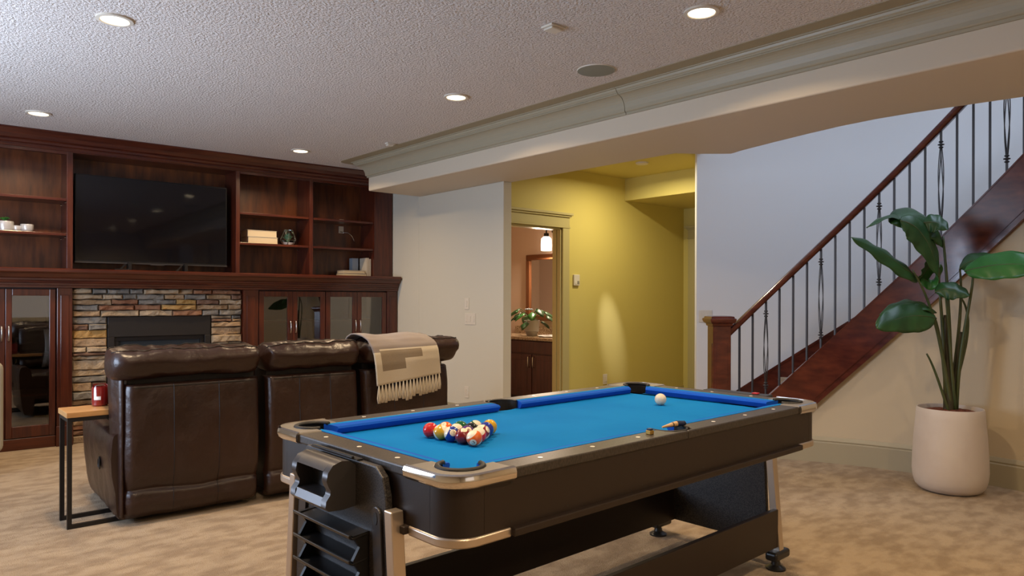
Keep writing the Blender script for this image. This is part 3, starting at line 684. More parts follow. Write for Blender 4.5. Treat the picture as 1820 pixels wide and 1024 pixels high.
# skirt
ZS0,ZS1=.642,.772
def rrect(hl,hw,r,n=8):
    p=[]
    for cx,cy,a0 in ((hl-r,hw-r,0),(-hl+r,hw-r,PI/2),(-hl+r,-hw+r,PI),(hl-r,-hw+r,3*PI/2)):
        p+=[(cx+r*math.cos(a0+k*PI/2/n),cy+r*math.sin(a0+k*PI/2/n)) for k in range(n+1)]
    return p
sh,sw=HL-.006,HW-.006
for s in (-1,1):
    bld(MB().box(-(sh-.10),sh-.10,s*sw-(.02 if s>0 else 0),s*sw+(.02 if s<0 else 0),ZS0,ZS1),'apron_side',skirt_m)
    bld(MB().box(s*sh-(.02 if s>0 else 0),s*sh+(.02 if s<0 else 0),-(sw-.10),sw-.10,ZS0,ZS1),'apron_end',skirt_m)
for sx in (-1,1):
    for sy in (-1,1):
        r=.085; pts=[(sh-.099,sw)]+[(sh-r+r*math.sin(a),sw-r+r*math.cos(a)) for a in [k*PI/20 for k in range(11)]]+[(sh,sw-.099)]
        inner=[(p[0]-.02 if p[1]<sw-.02 else p[0]-.012,p[1]-.012) for p in pts][::-1]
        bld(MB().prism([(sx*x,sy*y) for x,y in pts+inner],ZS0,ZS1),'apron_corner',skirt_m,smooth=35)
        o2=[(p[0]+.005*(p[0]>sh-.09),p[1]+.005*(p[1]>sw-.09)) for p in [(sh-.19,sw)]+pts+[(sh,sw-.19)]]
        i2=[(p[0]-.03,p[1]-.03) for p in o2][::-1]
        bld(MB().prism([(sx*x,sy*y) for x,y in o2+i2],ZS0-.026,ZS0),'corner_trim',satin,bevel=.005,smooth=35)
for s in (-1,1):
    bld(MB().box(-(sh-.19),sh-.19,s*sw-.02,s*sw+.02,ZS0-.022,ZS0),'bottom_trim',skirt_m,bevel=.004)
    bld(MB().box(s*sh-.02,s*sh+.02,-(sw-.19),sw-.19,ZS0-.022,ZS0),'bottom_trim',skirt_m,bevel=.004)
bld(MB().box(-(sh-.03),sh-.03,-(sw-.03),sw-.03,ZS0-.005,ZS0+.01),'under_panel',plastic)
bld(MB().box(-IL-.02,IL+.02,-IW+.03,IW-.03,ZB-.045,ZB-.021),'slate',plastic)
for x in (-.82,-.6,-.25,.1,.45,.7,.88):
    for z in (ZS0+.015,ZS1-.012): bld(MB().lathe([(.004,0),(.003,.0015)],8,(0,0,0)).__class__().add([(x+.004*math.cos(a),-sw-.0008,z+.004*math.sin(a)) for a in [k*PI/4 for k in range(8)]],[tuple(range(8))]),'screw',plastic)
# end leg frames: plane outboard of each end, standing on feet
def endframe(s):
    xo=s*(HL+(.004 if s<0 else .045))
    f=lambda w,z:(w,z)
    def plate_(ys,x0,x1,name,mt_,**k):
        m=MB(); n=len(ys); m.loft([[Vector((x,y+YO,z)) for y,z in ys] for x in (x0,x1)]); return bld(m,name,mt_,**k)
    x0,x1=sorted((xo,xo+s*.022))
    top=.785; bw,tw=.285,.235; YO=0 if s<0 else .04
    shape=[(-bw,.10),(bw,.10),(tw+.030,.56),(tw+.016,.71),(tw-.0,.76),(tw-.035,top),(-tw+.035,top),(-tw+.0,.76),(-tw-.016,.71),(-tw-.030,.56)]
    pl=plate_(shape,x0,x1,'leg_panel',panel_m,bevel=.004)
    for sy in (-1,1):
        l=[(sy*(tw+.026),.68),(sy*(tw+.062),.68),(sy*(bw+.065),.055),(sy*(bw+.029),.055)]
        a0,a1=sorted((xo-s*.005,xo+s*.034))
        lg=plate_(l,a0,a1,'leg',satin,bevel=.003)
        # slotted bracket
        yb=sy*(tw-.022); xx=xo+s*.022
        m=MB(); ob=[(yb+.022*math.cos(a)-(0),.655+.022*math.sin(a)) for a in [k*PI/8 for k in range(9)]]+[(yb+sy*.012+.022*math.cos(a),.50+.022*math.sin(a)) for a in [PI+k*PI/8 for k in range(9)]]
        q0,q1=sorted((xx,xx+s*.008)); br=plate_(ob,q0,q1,'slotted_bracket',gplastic,bevel=.002)
        sl=[(yb+.010*math.cos(a),.645+.018*math.sin(a)) for a in [k*PI/8 for k in range(16)]]
        r0,r1=sorted((xx+s*.008,xx+s*.0095)); mm=MB().loft([[Vector((x,y+YO,z)) for y,z in sl] for x in (r0,r1)]); bld(mm,'slot',pocket_m,br)
        # foot: caster block and round leveller
        yf=sy*(bw+.045)+YO; c0,c1=sorted((xo-s*.06,xo+s*.075))
        ft=bld(MB().box(c0,c1,yf-.030,yf+.030,.045,.085),'foot_block',plastic,bevel=.012,seg=3)
        bld(MB().lathe([(.045,0),(.045,.008),(.022,.022),(.016,.05)],20,(xo-s*.01,yf,0)),'leveller',plastic,ft,smooth=40)
    # pivot box between panel and apron
    p0,p1=sorted((s*sh,xo)); bld(MB().box(p0,p1,-.07,.07,.66,.745),'pivot_block',plastic)
    return xo
xn=endframe(-1); xf=endframe(1)
for s in (-1,1):
    y=s*.285; bld(MB().box(xn+.0,xf,y-.012,y+.012,.10,.275),'stretcher',skirt_m,bevel=.003)
bld(MB().box(xn+.30,xn+.42,-.275,.275,.10,.125),'cross_board',skirt_m)
# ball and chalk holder on the near end
def holder(xo,s):
    prof=[(.0,.772),(.02,.786),(.045,.789),(.072,.780),(.088,.760),(.092,.738),(.086,.722),(.079,.710),(.081,.697),(.093,.682),(.095,.664),(.085,.653),(.04,.650),(.0,.655)]
    y0,y1=-.095,.120; ya,yb=y0+.028,y1-.028
    mid=prof[:4]+[(.087,.762),(.035,.757),(.030,.725),(.035,.693),(.088,.688)]+prof[10:]
    m=MB()
    for a,b,pf in ((y0,ya,prof),(ya,yb,mid),(yb,y1,prof)): m.loft([[Vector((xo+s*d,y,z)) for d,z in pf] for y in (a,b)])
    return m
nx=xn-.022
hd=bld(holder(nx,-1),'accessory_holder',gplastic,smooth=40)
bld(MB().box(nx-.036,nx-.033,-.066,.091,.694,.756),'holder_opening',pocket_m,hd)
for z in (.590,.520,.450,.380):
    pts=[(0,.0),(.052,-.006),(.064,.0),(.066,.010),(.061,.010),(.056,.0),(.0,.008)]
    rg=[[Vector((nx-d,y,z+h)) for d,h in pts] for y in (-.170,-.160,.165)]
    sh_=bld(MB().loft(rg),'tray_shelf',plastic,bevel=.002)
for y in (-.163,.15):
    bld(MB().loft([[Vector((nx-d,yy,zz)) for d,zz in ((0,.60),(.052,.595),(.030,.56),(.052,.525),(.030,.49),(.052,.455),(.030,.42),(.052,.385),(0,.35))] for yy in (y-.006,y+.006)]),'tray_side',plastic)
bld(MB().tube([(nx-.006,-.09+.016*k,.792) for k in range(16)],.005,6),'hinge',plastic)
bld(MB().box(nx-.004,nx+.016,-.11,.17,.786,.790),'hinge_plate',plastic)
# cue holder on far end
fx=xf+.022
ch=bld(MB().box(fx,fx+.07,-.22,.12,.775,.792),'cue_holder',plastic,bevel=.003)
bld(MB().box(fx+.020,fx+.050,-.165,-.135,.792,.798),'holder_latch',red_m,ch,bevel=.003)
# ------------------------------------------------------------------ balls
BR=.0267
WHT=(.80,.73,.58)
def ball_mat(name,col,stripe):
    m=bpy.data.materials.new(name); m.use_nodes=True; nt=m.node_tree; N=nt.nodes; L=nt.links; p=N['Principled BSDF']
    p.inputs['Roughness'].default_value=.09; p.inputs['Coat Weight'].default_value=.5
    tc=N.new('ShaderNodeTexCoord'); sp=N.new('ShaderNodeSeparateXYZ'); L.new(tc.outputs['Object'],sp.inputs[0])
    def M(op,a,b):
        n=N.new('ShaderNodeMath'); n.operation=op
        for i,q in enumerate((a,b)):
            if isinstance(q,(int,float)): n.inputs[i].default_value=q
            elif q is not None: L.new(q,n.inputs[i])
        return n.outputs[0]
    badge=M('GREATER_THAN',M('ABSOLUTE',sp.outputs[0],None),BR*.90)
    msk=badge
    if stripe: msk=M('MAXIMUM',badge,M('GREATER_THAN',M('ABSOLUTE',sp.outputs[2],None),BR*.60))
    mx=N.new('ShaderNodeMix'); mx.data_type='RGBA'; L.new(msk,mx.inputs['Factor']); mx.inputs['A'].default_value=(*col,1); mx.inputs['B'].default_value=(*WHT,1)
    L.new(mx.outputs['Result'],p.inputs['Base Color']); return m
sph=bmesh.new(); bmesh.ops.create_icosphere(sph,subdivisions=4,radius=BR); SM=bpy.data.meshes.new('ball'); sph.to_mesh(SM); sph.free(); SM.shade_smooth(); SM.materials.append(None)
BC={1:(.62,.36,.02),2:(.012,.03,.30),3:(.55,.012,.010),4:(.07,.012,.16),5:(.72,.12,.01),6:(.005,.10,.03),7:(.19,.008,.012),8:(.008,.008,.008)}
NM={1:'yellow',2:'blue',3:'red',4:'purple',5:'orange',6:'green',7:'maroon',8:'black'}
O0=PT.inverted()@PZ(843,779,ZB+BR)
O0=Vector((O0.x,O0.y,ZB+BR))
ang0=math.radians(37-1.6); da=Vector((math.cos(ang0+PI/3),math.sin(ang0+PI/3),0))*2*BR*1.004; db=Vector((math.cos(ang0),math.sin(ang0),0))*2*BR*1.004
lay={(0,0):13,(1,0):7,(2,0):10,(3,0):9,(4,0):3,(0,1):11,(0,2):15,(0,3):2,(0,4):1,(1,1):4,(2,1):12,(3,1):5,(1,2):8,(2,2):6,(1,3):14}
where={(0,0):'at the rack corner nearest the viewer',(1,0):'second along the near-left side of the rack',(2,0):'in the middle of the near-left side of the rack',(3,0):'fourth along the near-left side of the rack',(4,0):'at the left corner of the rack',
 (0,1):'second along the right side of the rack',(0,2):'in the middle of the right side of the rack',(0,3):'fourth along the right side of the rack',(0,4):'at the far right corner of the rack',(1,1):'inside the rack just behind the nearest balls',(2,1):'inside the rack toward the left',(3,1):'on the far side of the rack near the red ball',(1,2):'inside the rack toward the right',(2,2):'in the middle of the far side of the rack',(1,3):'on the far side of the rack'}
def digits(n,parent):
    cu=bpy.data.curves.new('n','FONT'); cu.body=str(n); cu.align_x='CENTER'; cu.align_y='CENTER'; cu.size=BR*.52
    to=bpy.data.objects.new('n',cu); COL.objects.link(to)
    me=bpy.data.meshes.new_from_object(to.evaluated_get(bpy.context.evaluated_depsgraph_get())); bpy.data.objects.remove(to)
    for v in me.vertices:
        p=Vector((BR*1.0,v.co.x,v.co.y)); v.co=p.normalized()*(BR*1.006)
    me.name='number'; me.materials.clear(); me.materials.append(plastic)
    o=bpy.data.objects.new('number',me); COL.objects.link(o); o.parent=parent
rots={13:(.55,.40,-.25),7:(.4,2.0,.3),10:(1.1,-.35,.15),1:(.3,.2,2.4),3:(.2,-1.9,.4),11:(.0,.55,.0),2:(.2,.4,-.6),9:(-.1,-1.0,-1.7),12:(.4,.6,1),14:(.3,.5,2),15:(.4,-.5,1)}
tocam=math.atan2(-1.5,-1.0)
for (i,j),n in lay.items():
    k=n if n<9 else n-8
    nm=NM[k]; o=bpy.data.objects.new('billiard_ball',SM); COL.objects.link(o)
    o.material_slots[0].link='OBJECT'; o.material_slots[0].material=ball_mat('ball_%d'%n,BC[k],n>8)
    P=PT@(O0+da*i+db*j); r=rots.get(n,(random.uniform(-1,1),random.uniform(-1,1),random.uniform(-1,1)))
    o.matrix_world=Matrix.Translation(P)@Matrix.Rotation(tocam+r[2],4,'Z')@Matrix.Rotation(r[1],4,'Y')@Matrix.Rotation(r[0],4,'X'); MW[o]=o.matrix_world
    tag(o,('%s and white striped' %nm if n>8 else 'solid %s'%nm)+' billiard ball '+where[(i,j)],'ball','billiard balls in the rack')
    digits(n,o)
cb=bpy.data.objects.new('cue_ball',SM); COL.objects.link(cb); cb.material_slots[0].link='OBJECT'; cb.material_slots[0].material=mat('cue_ball_ivory',(.72,.64,.50),.12,coat=.4)
cp_=PT.inverted()@PZ(1174,710,ZB+BR); cb.location=PT@Vector((cp_.x,cp_.y,ZB+BR+.0003)); tag(cb,'ivory white cue ball alone at the far end of the blue cloth','ball')
# chalk and tip piece on the near long rail
def onrail(px,py): p=PZ(px,py,ZR); return p
c=onrail(1155,772); ck=thing('chalk_holder','small brass chalk cube on the near rail','chalk',c,.4)
MB().box(c.x-.010,c.x+.010,c.y-.010,c.y+.010,ZR,ZR+.014).build('cup',brass_m,ck,bevel=.002)
MB().box(c.x-.008,c.x+.008,c.y-.008,c.y+.008,ZR+.014,ZR+.020).build('chalk',bluechalk,ck,bevel=.002)
c=onrail(1177,761); c2=onrail(1222,756); d=(c2-c); c=Vector((c.x,c.y,ZR)); L=.105; d=Vector((d.x,d.y,0)).normalized()
tp=thing('cue_tip_tool','tapered pale wooden tip tool with dark blue end lying on the near rail','tool',c)
def tb(a,b_,r0,r1,nm,mm): MB().tube([c+d*a+Vector((0,0,r0)),c+d*(a+b_)/2*1+d*((b_-a)/2-(a+b_)/2+a)*0+Vector((0,0,(r0+r1)/2)),c+d*b_+Vector((0,0,r1))],[r0,(r0+r1)/2,r1],12).build(nm,mm,tp,smooth=40)
tb(0,.045,.003,.008,'wooden_point',woodtip); tb(.045,.049,.0082,.0085,'ring',plastic); tb(.049,.066,.0088,.0095,'wooden_neck',woodtip); tb(.066,.098,.0105,.0090,'blue_end',bluechalk); tb(.098,.106,.0095,.006,'black_cap',plastic)
# ================================================================== STAIRCASE
sc_=thing('staircase','curved staircase with dark cherry stringer and carpeted steps','staircase',ap(2.9,35))
# outer stringer
arcwall(2.325,2.36,40,-40,60,strbot,strtop).build('stringer',stair_wood,sc_,smooth=40)
arcwall(2.318,2.326,24.5,-40,50,lambda d:strbot(d)+.055,lambda d:strbot(d)+.063).build('stringer_bead',stair_wood,sc_,smooth=40)
arcwall(2.312,2.326,27,-40,50,lambda d:strbot(d)-.0,lambda d:strbot(d)+.028).build('bottom_moulding',stair_wood,sc_,smooth=40)
arcwall(2.32,2.40,40,-40,60,lambda d:strtop(d),lambda d:strtop(d)+.014).build('stringer_cap',stair_wood,sc_,smooth=40)
arcwall(3.38,3.415,40,-40,60,lambda d:max(0,.398+.041*(36.46-d)-.30),lambda d:.398+.041*(36.46-d)).build('wall_skirt',stair_wood,sc_,smooth=40)
arcwall(3.372,3.382,40,-40,60,lambda d:.398+.041*(36.46-d)-.018,lambda d:.398+.041*(36.46-d)+.006).build('skirt_cap',stair_wood,sc_,smooth=40)
RISE=.18; DA=RISE/.0413; d0=38.5; 
for k in range(15):
    a=d0-k*DA; zt=RISE*(k+1)
    m=MB(); rr=[]
    for q in range(5):
        dd=a+.55-(DA+.55)*q/4; rr.append([ap(2.36,dd,zt-.045),ap(3.38,dd,zt-.045),ap(3.38,dd,zt),ap(2.36,dd,zt)])
    m.loft(rr); m.build('tread',carpet,sc_,bevel=.018,seg=3)
    arcwall(2.36,3.38,a,a-.6,1,max(0,zt-RISE),zt-.045).build('riser',carpet,sc_)
# balustrade
bs=thing('stair_railing','cherry handrail with wrought iron balusters along the curved staircase','railing',ap(2.36,41))
rp=[]
for k in range(61):
    dd=40.6-k*(40.6+36)/60; z=railz(dd)
    rp.append([ap(2.36-.031,dd,z+.012),ap(2.36-.022,dd,z),ap(2.36+.022,dd,z),ap(2.36+.031,dd,z+.012),ap(2.36+.036,dd,z+.034),ap(2.36+.030,dd,z+.058),ap(2.36+.012,dd,z+.070),ap(2.36-.012,dd,z+.070),ap(2.36-.030,dd,z+.058),ap(2.36-.036,dd,z+.034)])
MB().loft(rp).build('handrail',stair_wood,bs,smooth=45)
for k in range(27):
    dd=38.1-2.43*k; zb=strtop(dd)+.012; zt=railz(dd)+.005; basket=(k%4==2); r=.0065
    p=lambda z:ap(2.36,dd,z); m=MB()
    if not basket:
        bo=MB().loft([[p(z)+Vector((sx*r,sy*r,0)) for sx,sy in ((-1,-1),(1,-1),(1,1),(-1,1))] for z in (zb,zt)]).build('baluster',iron,bs)
    else:
        L=zt-zb; z0,z1=zb+.10,zt-.10
        for a_,b_ in ((zb,z0),(z1,zt)): m.loft([[p(z)+Vector((sx*r,sy*r,0)) for sx,sy in ((-1,-1),(1,-1),(1,1),(-1,1))] for z in (a_,b_)])
        for q in range(4):
            path=[]
            for i in range(25):
                t=i/24; rad=.017*math.sin(PI*t)+.003; an=q*PI/2+t*1.6+.4
                path.append(p(z0+(z1-z0)*t)+Vector((rad*math.cos(an),rad*math.sin(an),0)))
            m.tube(path,.0035,6)
        bo=m.build('basket_baluster',iron,bs)
        for zz_ in (z0,z1):
            kn=MB()
            for o_,rr_ in ((-.020,.015),(0,.021),(.020,.015)): kn.lathe([(.006,o_-.008),(rr_,o_-.003),(rr_,o_+.003),(.006,o_+.008)],12,p(zz_))
            kn.build('collar',iron,bo)
NF=Matrix.Translation(ap(2.36,41.9))@Matrix.Rotation(math.radians(52),4,'Z')
nw=thing('newel_post','square dark cherry newel post with a moulded cap at the foot of the stairs','newel post',(0,0,0),0,NF)
MB().box(-.072,.072,-.072,.072,0,1.04).build('shaft',stair_wood,nw,NF,bevel=.006)
for s in (-1,1):
    MB().box(-.045,.045,s*.072-.003,s*.072+.003,.25,.90).build('panel',stair_wood,nw,NF,bevel=.002)
    MB().box(s*.072-.003,s*.072+.003,-.045,.045,.25,.90).build('panel',stair_wood,nw,NF,bevel=.002)
sq=lambda h,z:[(-h,-h,z),(h,-h,z),(h,h,z),(-h,h,z)]
MB().loft([sq(.072,1.035),sq(.080,1.04),(sq(.082,1.055)),sq(.098,1.068),sq(.104,1.085),sq(.104,1.096),sq(.094,1.10),sq(.090,1.113),sq(.07,1.118)]).build('cap',stair_wood,nw,NF)
MB().box(-.082,.082,-.082,.082,0,.22).build('base',stair_wood,nw,NF,bevel=.008)
# ================================================================== POTTED PLANT
pc=Vector((5.30,1.69,0))
pp=thing('potted_plant','tall broad-leaved artificial plant in a white planter by the curved tan wall','plant',pc)
PRF=[(.17,0),(.205,.012),(.235,.04),(.250,.085),(.256,.14),(.253,.24),(.244,.38),(.232,.50),(.228,.555),(.224,.563),(.216,.563),(.212,.555),(.205,.535)]
MB().lathe([(r*.86,z*.965) for r,z in PRF],48,pc).build('planter',potwhite,pp,smooth=40)
MB().grid(24,10,lambda u,v:pc+Vector(((.178*v)*math.cos(2*PI*u),(.178*v)*math.sin(2*PI*u),.518+.022*(1-v)+.010*nz(v*9*math.cos(2*PI*u)*2,v*9*math.sin(2*PI*u)*2,1)))).build('mulch',soil,pp,smooth=True)
FP=4.75
def P3(x,y,d=0): return AT(x,y,FP+d)
def bez(p,n=14):
    p=[Vector(q) for q in p]; out=[]
    for k in range(n+1):
        t=k/n
        q=p[:]
        while len(q)>1: q=[q[i].lerp(q[i+1],t) for i in range(len(q)-1)]
        out.append(q[0])
    return out
base=pc+Vector((0,0,.51))
def stem(pts,r0,r1,o=(0,0),m=stem_m):
    b=base+Vector((o[0],o[1],0)); pth=bez([b]+[P3(*q) for q in pts],18)
    MB().tube(pth,[r0+(r1-r0)*k/18 for k in range(19)],8).build('stem',m,pp,smooth=True)
stem([(1690,620,0),(1686,520,-.02),(1676,420,-.03)],.017,.007,(.01,.0))
stem([(1682,620,0),(1668,520,0),(1667,455,.02)],.015,.006,(-.02,.02))
stem([(1676,640,-.02),(1668,560,-.05),(1640,510,-.08),(1622,480,-.10)],.014,.005,(-.02,-.02))
stem([(1676,640,0),(1672,590,-.03),(1660,560,-.06)],.013,.005,(-.03,.0))
stem([(1704,620,0),(1712,520,.02),(1706,478,.02)],.014,.006,(.02,.02))
stem([(1702,640,-.02),(1716,560,-.04),(1738,490,-.08),(1726,478,-.1)],.014,.006,(.02,-.03))
stem([(1708,640,.03),(1735,580,.04),(1722,540,.03),(1700,520,.0)],.012,.005,(.03,.02))
stem([(1690,640,-.03),(1686,570,-.05),(1680,525,-.06)],.013,.005,(.0,-.03))
stem([(1672,690,-.02),(1660,650,-.03),(1647,629,-.03)],.010,.006,(-.04,-.01))
MB().tube(bez([base+Vector((-.02,.0,-.01)),P3(1684,660),P3(1680,560)]),[.034-.0017*k for k in range(15)],10).build('sheath',trunk_m,pp,smooth=True)
MB().tube(bez([base+Vector((.02,.01,-.01)),P3(1700,660),P3(1708,590)]),[.032-.0017*k for k in range(15)],10).build('sheath',trunk_m,pp,smooth=True)
CAMR=Vector((SA,-CA,0)); CAMF=Vector((CA,SA,0))
def leaf(ctrl,w,side,m,cup=.25,name='leaf'):
    # ctrl: midrib control points (px,py,depth); w: half width in metres; side=(right,up,depth) direction of the blade's half
    mid=bez([P3(*q) for q in ctrl],20); sd=(CAMR*side[0]+Vector((0,0,side[1]))+CAMF*side[2]).normalized()
    mb=MB()
    def fn(u,v):
        k=min(int(u*20),19); p=mid[k].lerp(mid[k+1],u*20-k); t=(mid[min(k+2,20)]-mid[max(k-1,0)]).normalized()
        s=(sd-t*sd.dot(t)).normalized(); nrm=t.cross(s)
        if nrm.z<0: nrm=-nrm
        wd=1.25*w*(max(0,math.sin(PI*min(1,u**.82)))**.62)
        q=2*v-1
        return p+s*(wd*q)-nrm*(cup*wd*abs(q)**1.6)+nrm*(.006*math.sin(u*22+q*3)*abs(q))
    mb.grid(28,10,fn); o=mb.build(name,m,pp,smooth=True,solid=.002)
    MB().tube([p+Vector((0,0,-.002)) for p in mid],[.005-.0002*k for k in range(21)],6).build('midrib',stem_m,o,smooth=True)
leaf([(1664,470,.02),(1628,372,.0),(1585,365,-.05),(1540,405,-.12)],.055,(.3,.25,.9),leaf_m,.3)
leaf([(1676,440,-.02),(1668,380,-.03),(1620,368,-.05),(1584,398,-.10)],.115,(.1,.75,.65),leaf_m,.45)
leaf([(1600,392,-.12),(1630,395,-.12),(1655,425,-.12),(1668,490,-.10)],.075,(.8,.45,.3),leaf_m,.25)
leaf([(1640,396,-.06),(1655,392,-.10),(1672,394,-.12),(1686,408,-.15)],.055,(-.1,.8,.5),leaf_m,.3)
leaf([(1634,496,-.06),(1610,478,-.10),(1560,438,-.15),(1513,422,-.22)],.062,(.35,.6,.6),leaf_m,.3)
leaf([(1622,500,.04),(1640,492,.02),(1652,478,.0),(1656,452,-.02)],.065,(.8,.3,.3),leaf_m,.2)
leaf([(1706,478,.0),(1730,450,-.05),(1770,458,-.12),(1815,485,-.20)],.085,(.1,.6,.75),leaf_m,.3)
leaf([(1714,482,-.12),(1760,468,-.22),(1820,462,-.36),(1875,480,-.50)],.080,(.05,.75,.6),leaf_l,.15)
leaf([(1662,520,-.05),(1680,506,-.08),(1705,514,-.12),(1724,526,-.16)],.058,(.0,.75,.6),leaf_m,.4)
leaf([(1664,556,-.05),(1640,532,-.05),(1600,528,-.04),(1562,560,-.02)],.045,(.2,.5,.8),leaf_m,.3)
leaf([(1664,566,-.08),(1635,556,-.12),(1595,560,-.17),(1558,584,-.22)],.085,(.05,.85,.45),leaf_m,.25)
leaf([(1640,490,.06),(1650,508,.05),(1665,500,.06),(1672,470,.05)],.05,(.7,.5,.3),leaf_l,.2)
# ================================================================== CEILING FIXTURES
def downlight(x,y,z,label,power=LAMP_W,col=WARM,r=.085):
    t=thing('recessed_light',label,'ceiling light',(x,y,z-.012),0,None,'recessed ceiling lights')
    MB().lathe([(r*.74,z-.006),(r*.80,z-.011),(r,z-.009),(r,z)],40,(x,y,0),cap=False).build('trim_ring',plate,t,smooth=50)
    MB().lathe([(.001,z-.0070),(r*.76,z-.0070)],40,(x,y,0),cap=False).build('lamp_lens',glow,t)
    a=area('lamp_light',(0,0,-.004),(0,0,-1),r*1.4,0,power,col,math.radians(150),t,True)
    return t
downlight(.89,4.06,H,'round recessed light in the upper left of the ceiling')
downlight(3.01,2.05,H,'round recessed light nearest the crown moulding at the top')
downlight(3.01,4.04,H,'round recessed light in the middle of the ceiling')
downlight(.91,6.51,H,'round recessed light over the left bookcase')
downlight(3.01,6.50,H,'round recessed light over the right bookcase')
for x,y in ((.89,2.05),(3.01,.05),(.89,.05),(.89,-1.95),(3.01,-1.95)): downlight(x,y,H,'round recessed light in the ceiling behind the viewer')
sp_=thing('ceiling_speaker','round flush speaker grille in the ceiling','speaker',(3.30,3.0,H-.008))
MB().lathe([(.115,H-.006),(.118,H-.002),(.118,H)],40,(3.30,3.0,0),cap=False).build('rim',plate,sp_,smooth=50)
MB().lathe([(.001,H-.009),(.09,H-.008),(.115,H-.006)],40,(3.30,3.0,0),cap=False).build('grille',grille,sp_,smooth=50)
def det(x,y,w,l,h,label):
    t=thing('ceiling_sensor',label,'sensor',(x,y,H-h))
    MB().box(x-w/2,x+w/2,y-l/2,y+l/2,H-h*.5,H).build('base',plate,t,bevel=.003)
    MB().box(x-w*.4,x+w*.4,y-l*.4,y+l*.4,H-h,H-h*.5).build('cover',plate,t,bevel=.004)
det(2.61,2.67,.10,.08,.022,'small white rectangular sensor on the ceiling left of the speaker')
det(3.46,5.64,.07,.05,.03,'tiny white sensor on the ceiling near the end of the crown moulding')
# hallway lamp
hx,hy=5.89,4.72
ht=thing('hallway_downlight','small round downlight in the yellow hallway ceiling','ceiling light',(hx,hy,H-.02))
MB().lathe([(.05,H-.02),(.062,H-.016),(.066,H)],28,(hx,hy,0)).build('housing',plate,ht,smooth=50)
area('lamp_light',(0,0,-.006),(0,0,-1),.10,0,HALL_W,(1,.88,.60),math.radians(170),ht,True)
sl_=bpy.data.lights.new('patch_spot','SPOT'); sl_.energy=420; sl_.color=(.80,.78,1.0); sl_.spot_size=math.radians(15); sl_.spot_blend=1.0; sl_.shadow_soft_size=.02  # extra spot added to throw the pale patch on the yellow wall
so=bpy.data.objects.new('patch_spot',sl_); COL.objects.link(so); so.parent=ht; so.location=(.02,.02,-.008); so.rotation_euler=(Vector((6.30,HYW,.85))-Vector((hx,hy,H))).to_track_quat('-Z','Y').to_euler()
# wall plates
def wall_plate(name,label,cat,p,n,w,h,keys):
    zr=math.atan2(n[1],n[0])+PI/2; Fm=Matrix.Translation(p)@Matrix.Rotation(zr,4,'Z')
    t=thing(name,label,cat,(0,0,-h/2),0,Fm)
    MB().box(-w/2,w/2,-.006,0,-h/2,h/2).build('plate',plate,t,Fm,bevel=.003)
    for k in range(keys):
        xx=-w/2+w*(k+.5)/keys; MB().box(xx-.012,xx+.012,-.010,-.006,-.03,.03).build('rocker',plate,t,Fm,bevel=.002)
q=PX(836,567,XW); wall_plate('light_switch','four-gang switch plate on the cream wall','switch',(XW,q.y,q.z),(-1,0),.17,.115,3)
q=PX(830,540,XW); wall_plate('light_switch','small single switch above the wide switch plate on the cream wall','switch',(XW,q.y,q.z),(-1,0),.07,.115,1)
q=PX(830,697,XW); wall_plate('wall_outlet','wall outlet low on the cream wall beside the sofa','outlet',(XW,q.y,q.z),(-1,0),.07,.115,2)
q=PY(1023,498,HYW); th_=thing('thermostat','small white thermostat on the yellow hallway wall','thermostat',(q.x,HYW,q.z-.06))
MB().box(q.x-.045,q.x+.045,HYW-.022,HYW,q.z-.06,q.z+.06).build('case',plate,th_,bevel=.005)
MB().box(q.x+.005,q.x+.035,HYW-.024,HYW-.022,q.z-.045,q.z-.01).build('screen',mat('thermostat_screen',(.25,.23,.18),.4),th_)
MB().box(q.x-.03,q.x+.0,HYW-.025,HYW-.022,q.z-.045,q.z-.025).build('button',plate,th_)
q=PY(1075,674,HYW); wall_plate('wall_outlet','wall outlet low on the yellow hallway wall','outlet',(q.x,HYW,q.z),(0,-1),.07,.115,2)
sp0=ap(3.42,41.2,0); q=ray(1254,562); tt=sp0.to_2d().length/q.to_2d().length
nn=(Vector((SX,SY))-sp0.to_2d()).normalized(); wall_plate('light_switch','white switch plate on the curved white wall behind the newel post','switch',(sp0.x+nn.x*.002,sp0.y+nn.y*.002,EYE+q.z*tt),nn,.12,.115,2)
# ================================================================== BATHROOM
VX,VY0,VY1,VZ=5.73,5.72,7.1,.80
va=thing('vanity_cabinet','dark cherry bathroom vanity seen through the doorway','vanity',(6.0,6.4,0))
MB().box(VX+.02,6.30,VY0,VY1,.09,VZ-.035).box(VX+.06,6.3,VY0,VY1,0,.09).build('body',vanity_m,va)
BX=lambda px,z: PX(px,600,VX).y
ym=PX(945,640,VX).y
for a,bb,hs in ((ym+.006,ym+.42,-1),(ym-.42,ym-.006,1)):
    dr=MB().box(VX,VX+.02,a,bb,.10,.60).build('door',vanity_m,va,bevel=.005)
    MB().box(VX-.004,VX+.002,a+.07,bb-.07,.17,.53).build('raised_panel',vanity_m,dr,bevel=.003)
    yh=a+.035 if hs<0 else bb-.035
    MB().tube([(VX,yh,.575),(VX-.025,yh,.57),(VX-.025,yh,.455),(VX,yh,.45)],.006,8).build('handle',nickel,dr,smooth=True)
MB().box(VX,VX+.02,ym-.42,ym+.42,.615,.755).build('drawer_front',vanity_m,va,bevel=.005)
ct=thing('vanity_counter','speckled brown granite vanity counter with white basin rim','countertop',(6.0,6.4,VZ-.034))
MB().box(VX-.03,6.299,VY0-.02,VY1+.02,VZ-.034,VZ).build('slab',granite,ct,bevel=.006)
MB().box(6.275,6.298,VY0-.02,VY1+.02,VZ,VZ+.10).build('backsplash',granite,ct,bevel=.004)
